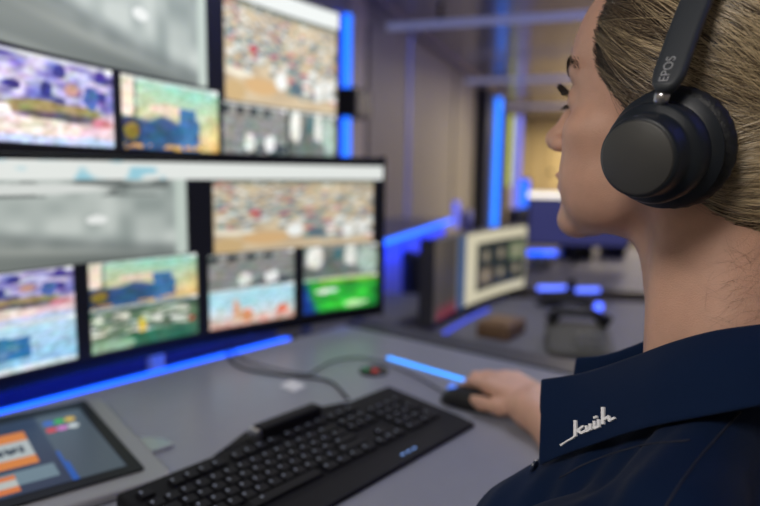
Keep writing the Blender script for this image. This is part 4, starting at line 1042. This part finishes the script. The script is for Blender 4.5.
for pl, w_ in MARK:
    for (x0, y0), (x1, y1) in zip(pl[:-1], pl[1:]):
        Ls = math.hypot(x1 - x0, y1 - y0); ux, uy = (x1 - x0) / Ls, (y1 - y0) / Ls; nx_, ny_ = -uy * w_ / 2, ux * w_ / 2; ex, ey = ux * w_ * .25, uy * w_ * .25
        quad = [(x0 - ex - nx_, y0 - ey - ny_), (x1 + ex - nx_, y1 + ey - ny_), (x1 + ex + nx_, y1 + ey + ny_), (x0 - ex + nx_, y0 - ey + ny_)]
        top_ = [on_leaf(a, b, .0028) for a, b in quad]; bot_ = [on_leaf(a, b, .0005) for a, b in quad]
        if None in top_: continue
        mb.add([tuple(p) for p in top_ + bot_], [(0, 1, 2, 3), (7, 6, 5, 4), (0, 4, 5, 1), (1, 5, 6, 2), (2, 6, 7, 3), (3, 7, 4, 0)])
tag(mb.build('embroidered_logo', mat('thread_white', (.95, .95, .97), .6), collar), 'white embroidered script logo')

# ---- legs, shoes (below the frame)
Fd = Field((-.24, -.20, -1.10), (.24, .62, -.56), .009); P = Fd.P; ax = P.copy(); ax[..., 0] = np.abs(ax[..., 0])
d = cap(P, (-.085, -.02, -.655), (.085, -.02, -.655), .098)
d = smin(d, cap(ax, (.09, .0, -.655), (.115, .40, -.625), .085, .062), .04); d = smin(d, cap(ax, (.115, .40, -.625), (.12, .42, -1.05), .060, .042), .03)
V, F = Fd.mesh(d); mesh_obj('trousers', b2w(V), outward(b2w(V), F), mat('trouser_black', (.015, .016, .02), .8), person, smooth=True)
for sx in (-1, 1):
    Fd = Field((sx * .12 - .06, .33, -1.155), (sx * .12 + .06, .64, -1.03), .005); P = Fd.P
    d = smin(cap(P, (sx * .12, .40, -1.095), (sx * .125, .575, -1.115), .042, .036), ell(P, (sx * .12, .41, -1.07), (.04, .05, .05)), .02); d = smax(d, -(P[..., 2] + 1.148), .003)
    V, F = Fd.mesh(d); mesh_obj('shoe', b2w(V), outward(b2w(V), F), mat('shoe_black', (.02, .02, .02), .5), person, smooth=True)
ch = b2w((0, -.03, 0)); office_chair((ch[0], ch[1], 0), -HAZ, 'dark office chair the person sits on', M_CHAIR, h=.80)

# ---- headset
head_o = thing('headset', HC, 'black over-ear headset with silver slider pin worn by the person', 'headset')
M_HSET = mat('headset_black', (.012, .017, .024), .42, bump=.15, bscale=1500)
M_PAD = mat('pad_leather', (.012, .014, .018), .5, bump=.6, bscale=500)
M_DISC = mat('cup_disc', (.075, .075, .072), .45, metal=.3, bump=.2, bscale=1800)
M_ARM = mat('arm_slate', (.035, .042, .050), .5, bump=.2, bscale=1500)
CM = {}
for sx in (1, -1):
    axis = np.array([sx * math.cos(rad(2)) * math.cos(rad(9)), math.sin(rad(2)), -math.sin(rad(9))])
    c0b = w2h(at(669, 149, .434)); c0 = np.array([sx * c0b[0], c0b[1], c0b[2]]);
    zc = h2w(c0 + axis) - h2w(c0); zc /= np.linalg.norm(zc); yc = HU - zc * (HU @ zc); yc /= np.linalg.norm(yc); xc = np.cross(yc, zc)
    o_ = h2w(c0); xc, yc, zc = xc * 1.05, yc * 1.06, zc * .95; T_ = Matrix(((xc[0], yc[0], zc[0], o_[0]), (xc[1], yc[1], zc[1], o_[1]), (xc[2], yc[2], zc[2], o_[2]), (0, 0, 0, 1))); CM[sx] = T_
    cup = MB().lathe([(.034, .004), (.0365, .007), (.0375, .011), (.0335, .015), (.0318, .016), (.0318, .028), (.0300, .0315), (.0268, .033), (.0255, .035), (.0250, .0465), (.0242, .049), (.0228, .050)], 72, T_).build('ear_cup', M_HSET, head_o, smooth=True)
    m_ = cup.modifiers.new('e', 'EDGE_SPLIT'); m_.split_angle = rad(38)
    MB().lathe([(.0226, .0495), (.0226, .0506), (.0216, .0514), (.001, .0516)], 64, T_).build('disc_plate', M_DISC, cup, smooth=True)
    prof_ = []
    for k in range(13): a = math.pi * (k / 12) - math.pi / 2; prof_.append((.0295 + .0105 * math.cos(a), -.004 + .0085 * math.sin(a)))
    mbp = MB(); nn = 120; vs = []; fs = []
    pr = prof_ + [(.022, .004), (.016, .0), (.022, -.009)]
    for k in range(nn):
        a = 2 * math.pi * k / nn; wr = 1 + .006 * math.sin(a * 30) * (1 if k % 2 else .6)
        for r, z in pr: vs.append((r * wr * math.cos(a), r * wr * math.sin(a), z))
    m = len(pr)
    for k in range(nn):
        for j in range(m): fs.append((k * m + j, ((k + 1) % nn) * m + j, ((k + 1) % nn) * m + (j + 1) % m, k * m + (j + 1) % m))
    mbp.add(vs, fs, T_).build('ear_pad', M_PAD, head_o, smooth=True)
# arm + headband: arc in the plane tilted back
def arc_pt(t, sx):  # t 0 at the ear .. 1 at the crown (head frame)
    a = t * math.pi / 2; x = (.1005 * math.cos(a) ** .8) if t < 1 else 0; z = .034 + .108 * math.sin(a) ** 1.0; return np.array([sx * x, -.006 - .004 * t, z])
p_lowh = w2h(at(663, 92, .402))
def band_pts(sx):
    ks = [p_lowh * np.array([sx, 1, 1])]
    up1 = w2h(at(697, 0, .425))
    ks.append(np.array([sx * up1[0], up1[1], up1[2]])); ks.append(np.array([sx * .062, up1[1] - .004, .128])); ks.append(np.array([0, up1[1] - .008, .149]))
    return ks
ks = band_pts(1); ks = ks + [k * np.array([-1, 1, 1]) for k in ks[:-1]][::-1]
path = catmull(np.array(ks), 91)
def band_mesh(i0, i1, wd, th, name, m, rnd=True):
    mb = MB(); vs = []; fs = []; idx = list(range(i0, i1 + 1)); sec = []
    for k in range(20):
        a = 2 * math.pi * k / 20; sec.append((math.copysign(abs(math.cos(a)) ** .5, math.cos(a)), math.copysign(abs(math.sin(a)) ** .6, math.sin(a))))
    for q_, i in enumerate(idx):
        t = path[min(i + 1, 90)] - path[max(i - 1, 0)]; t /= np.linalg.norm(t); yv = np.array([0, 1., 0]); yv = yv - t * (yv @ t); yv /= np.linalg.norm(yv); nv = np.cross(t, yv)
        e = min(q_, len(idx) - 1 - q_); k_ = 1.0 if not rnd else [.45, .78, .93, 1][min(e, 3)]
        for a, b in sec: vs.append(h2w(path[i] + yv * a * wd / 2 * k_ + nv * b * th / 2))
    for q_ in range(len(idx) - 1):
        for k in range(20): fs.append((q_ * 20 + k, q_ * 20 + (k + 1) % 20, (q_ + 1) * 20 + (k + 1) % 20, (q_ + 1) * 20 + k))
    fs.append(tuple(range(20))[::-1]); fs.append(tuple(range((len(idx) - 1) * 20, len(idx) * 20)))
    return mb.add([tuple(v) for v in vs], fs).build(name, m, head_o, smooth=True)
# densify lower ends: arms
arm1 = band_mesh(0, 28, .0195, .0085, 'headband_arm', M_ARM); arm2 = band_mesh(62, 90, .0195, .0085, 'headband_arm', M_ARM)
band_mesh(26, 64, .024, .009, 'headband', M_PAD, False)
for sx in (1, -1):
    a = h2w(p_lowh * np.array([sx, 1, 1])); T_ = CM[sx]; b = np.array(T_ @ Vector((0, .0285, .022)))
    MB().tube([a + (a - b) * -.05, b], .0046, 20).build('slider_pin', M_SILVER, head_o, smooth=True)
# lettering on the arm
fc = bpy.data.curves.new('lettering', 'FONT'); fc.body = 'EPOS'; fc.size = .0084; fc.extrude = .0003; fc.align_x = 'LEFT'; fc.align_y = 'CENTER'; fc.space_character = 1.02
fo_ = bpy.data.objects.new('lettering', fc); COL.objects.link(fo_); bpy.context.view_layer.update()
dg = bpy.context.evaluated_depsgraph_get(); tm = bpy.data.meshes.new_from_object(fo_.evaluated_get(dg)); bpy.data.objects.remove(fo_)
i0 = 1; pA = h2w(path[i0]); pB = h2w(path[i0 + 12]); xt = (pB - pA); LL = np.linalg.norm(xt); xt /= LL
outv = h2w(path[i0] + np.array([1, 0, 0.0])) - h2w(path[i0]); outv = outv - xt * (outv @ xt); outv /= np.linalg.norm(outv); yt = np.cross(outv, xt)
Vt = np.array([v.co[:] for v in tm.vertices]); xm = Vt[:, 0].min(); Wt = []
for x_, y_, z_ in Vt:
    # follow the curved arm
    s = (x_ - xm) / LL * 12 + i0; i_ = min(int(s), 88); fr = s - i_; pc = h2w(path[i_] * (1 - fr) + path[i_ + 1] * fr)
    Wt.append(pc + yt * y_ + outv * (.0046 + z_))
tag(mesh_obj('lettering', np.array(Wt), [tuple(p.vertices) for p in tm.polygons], mat('print_silver', (.38, .39, .41), .5), arm1), 'silver lettering')

# ------------------------------------------------------------------ world and output
w = bpy.data.worlds.new('world'); scene.world = w; w.use_nodes = True; w.node_tree.nodes['Background'].inputs[0].default_value = (.02, .02, .025, 1)
scene.view_settings.view_transform = 'Standard'; scene.view_settings.look = 'None'; scene.view_settings.gamma = 1; scene.view_settings.use_curve_mapping = False
scene.view_settings.exposure = 0.5
scene.cycles.max_bounces = 8; scene.cycles.sample_clamp_indirect = 4
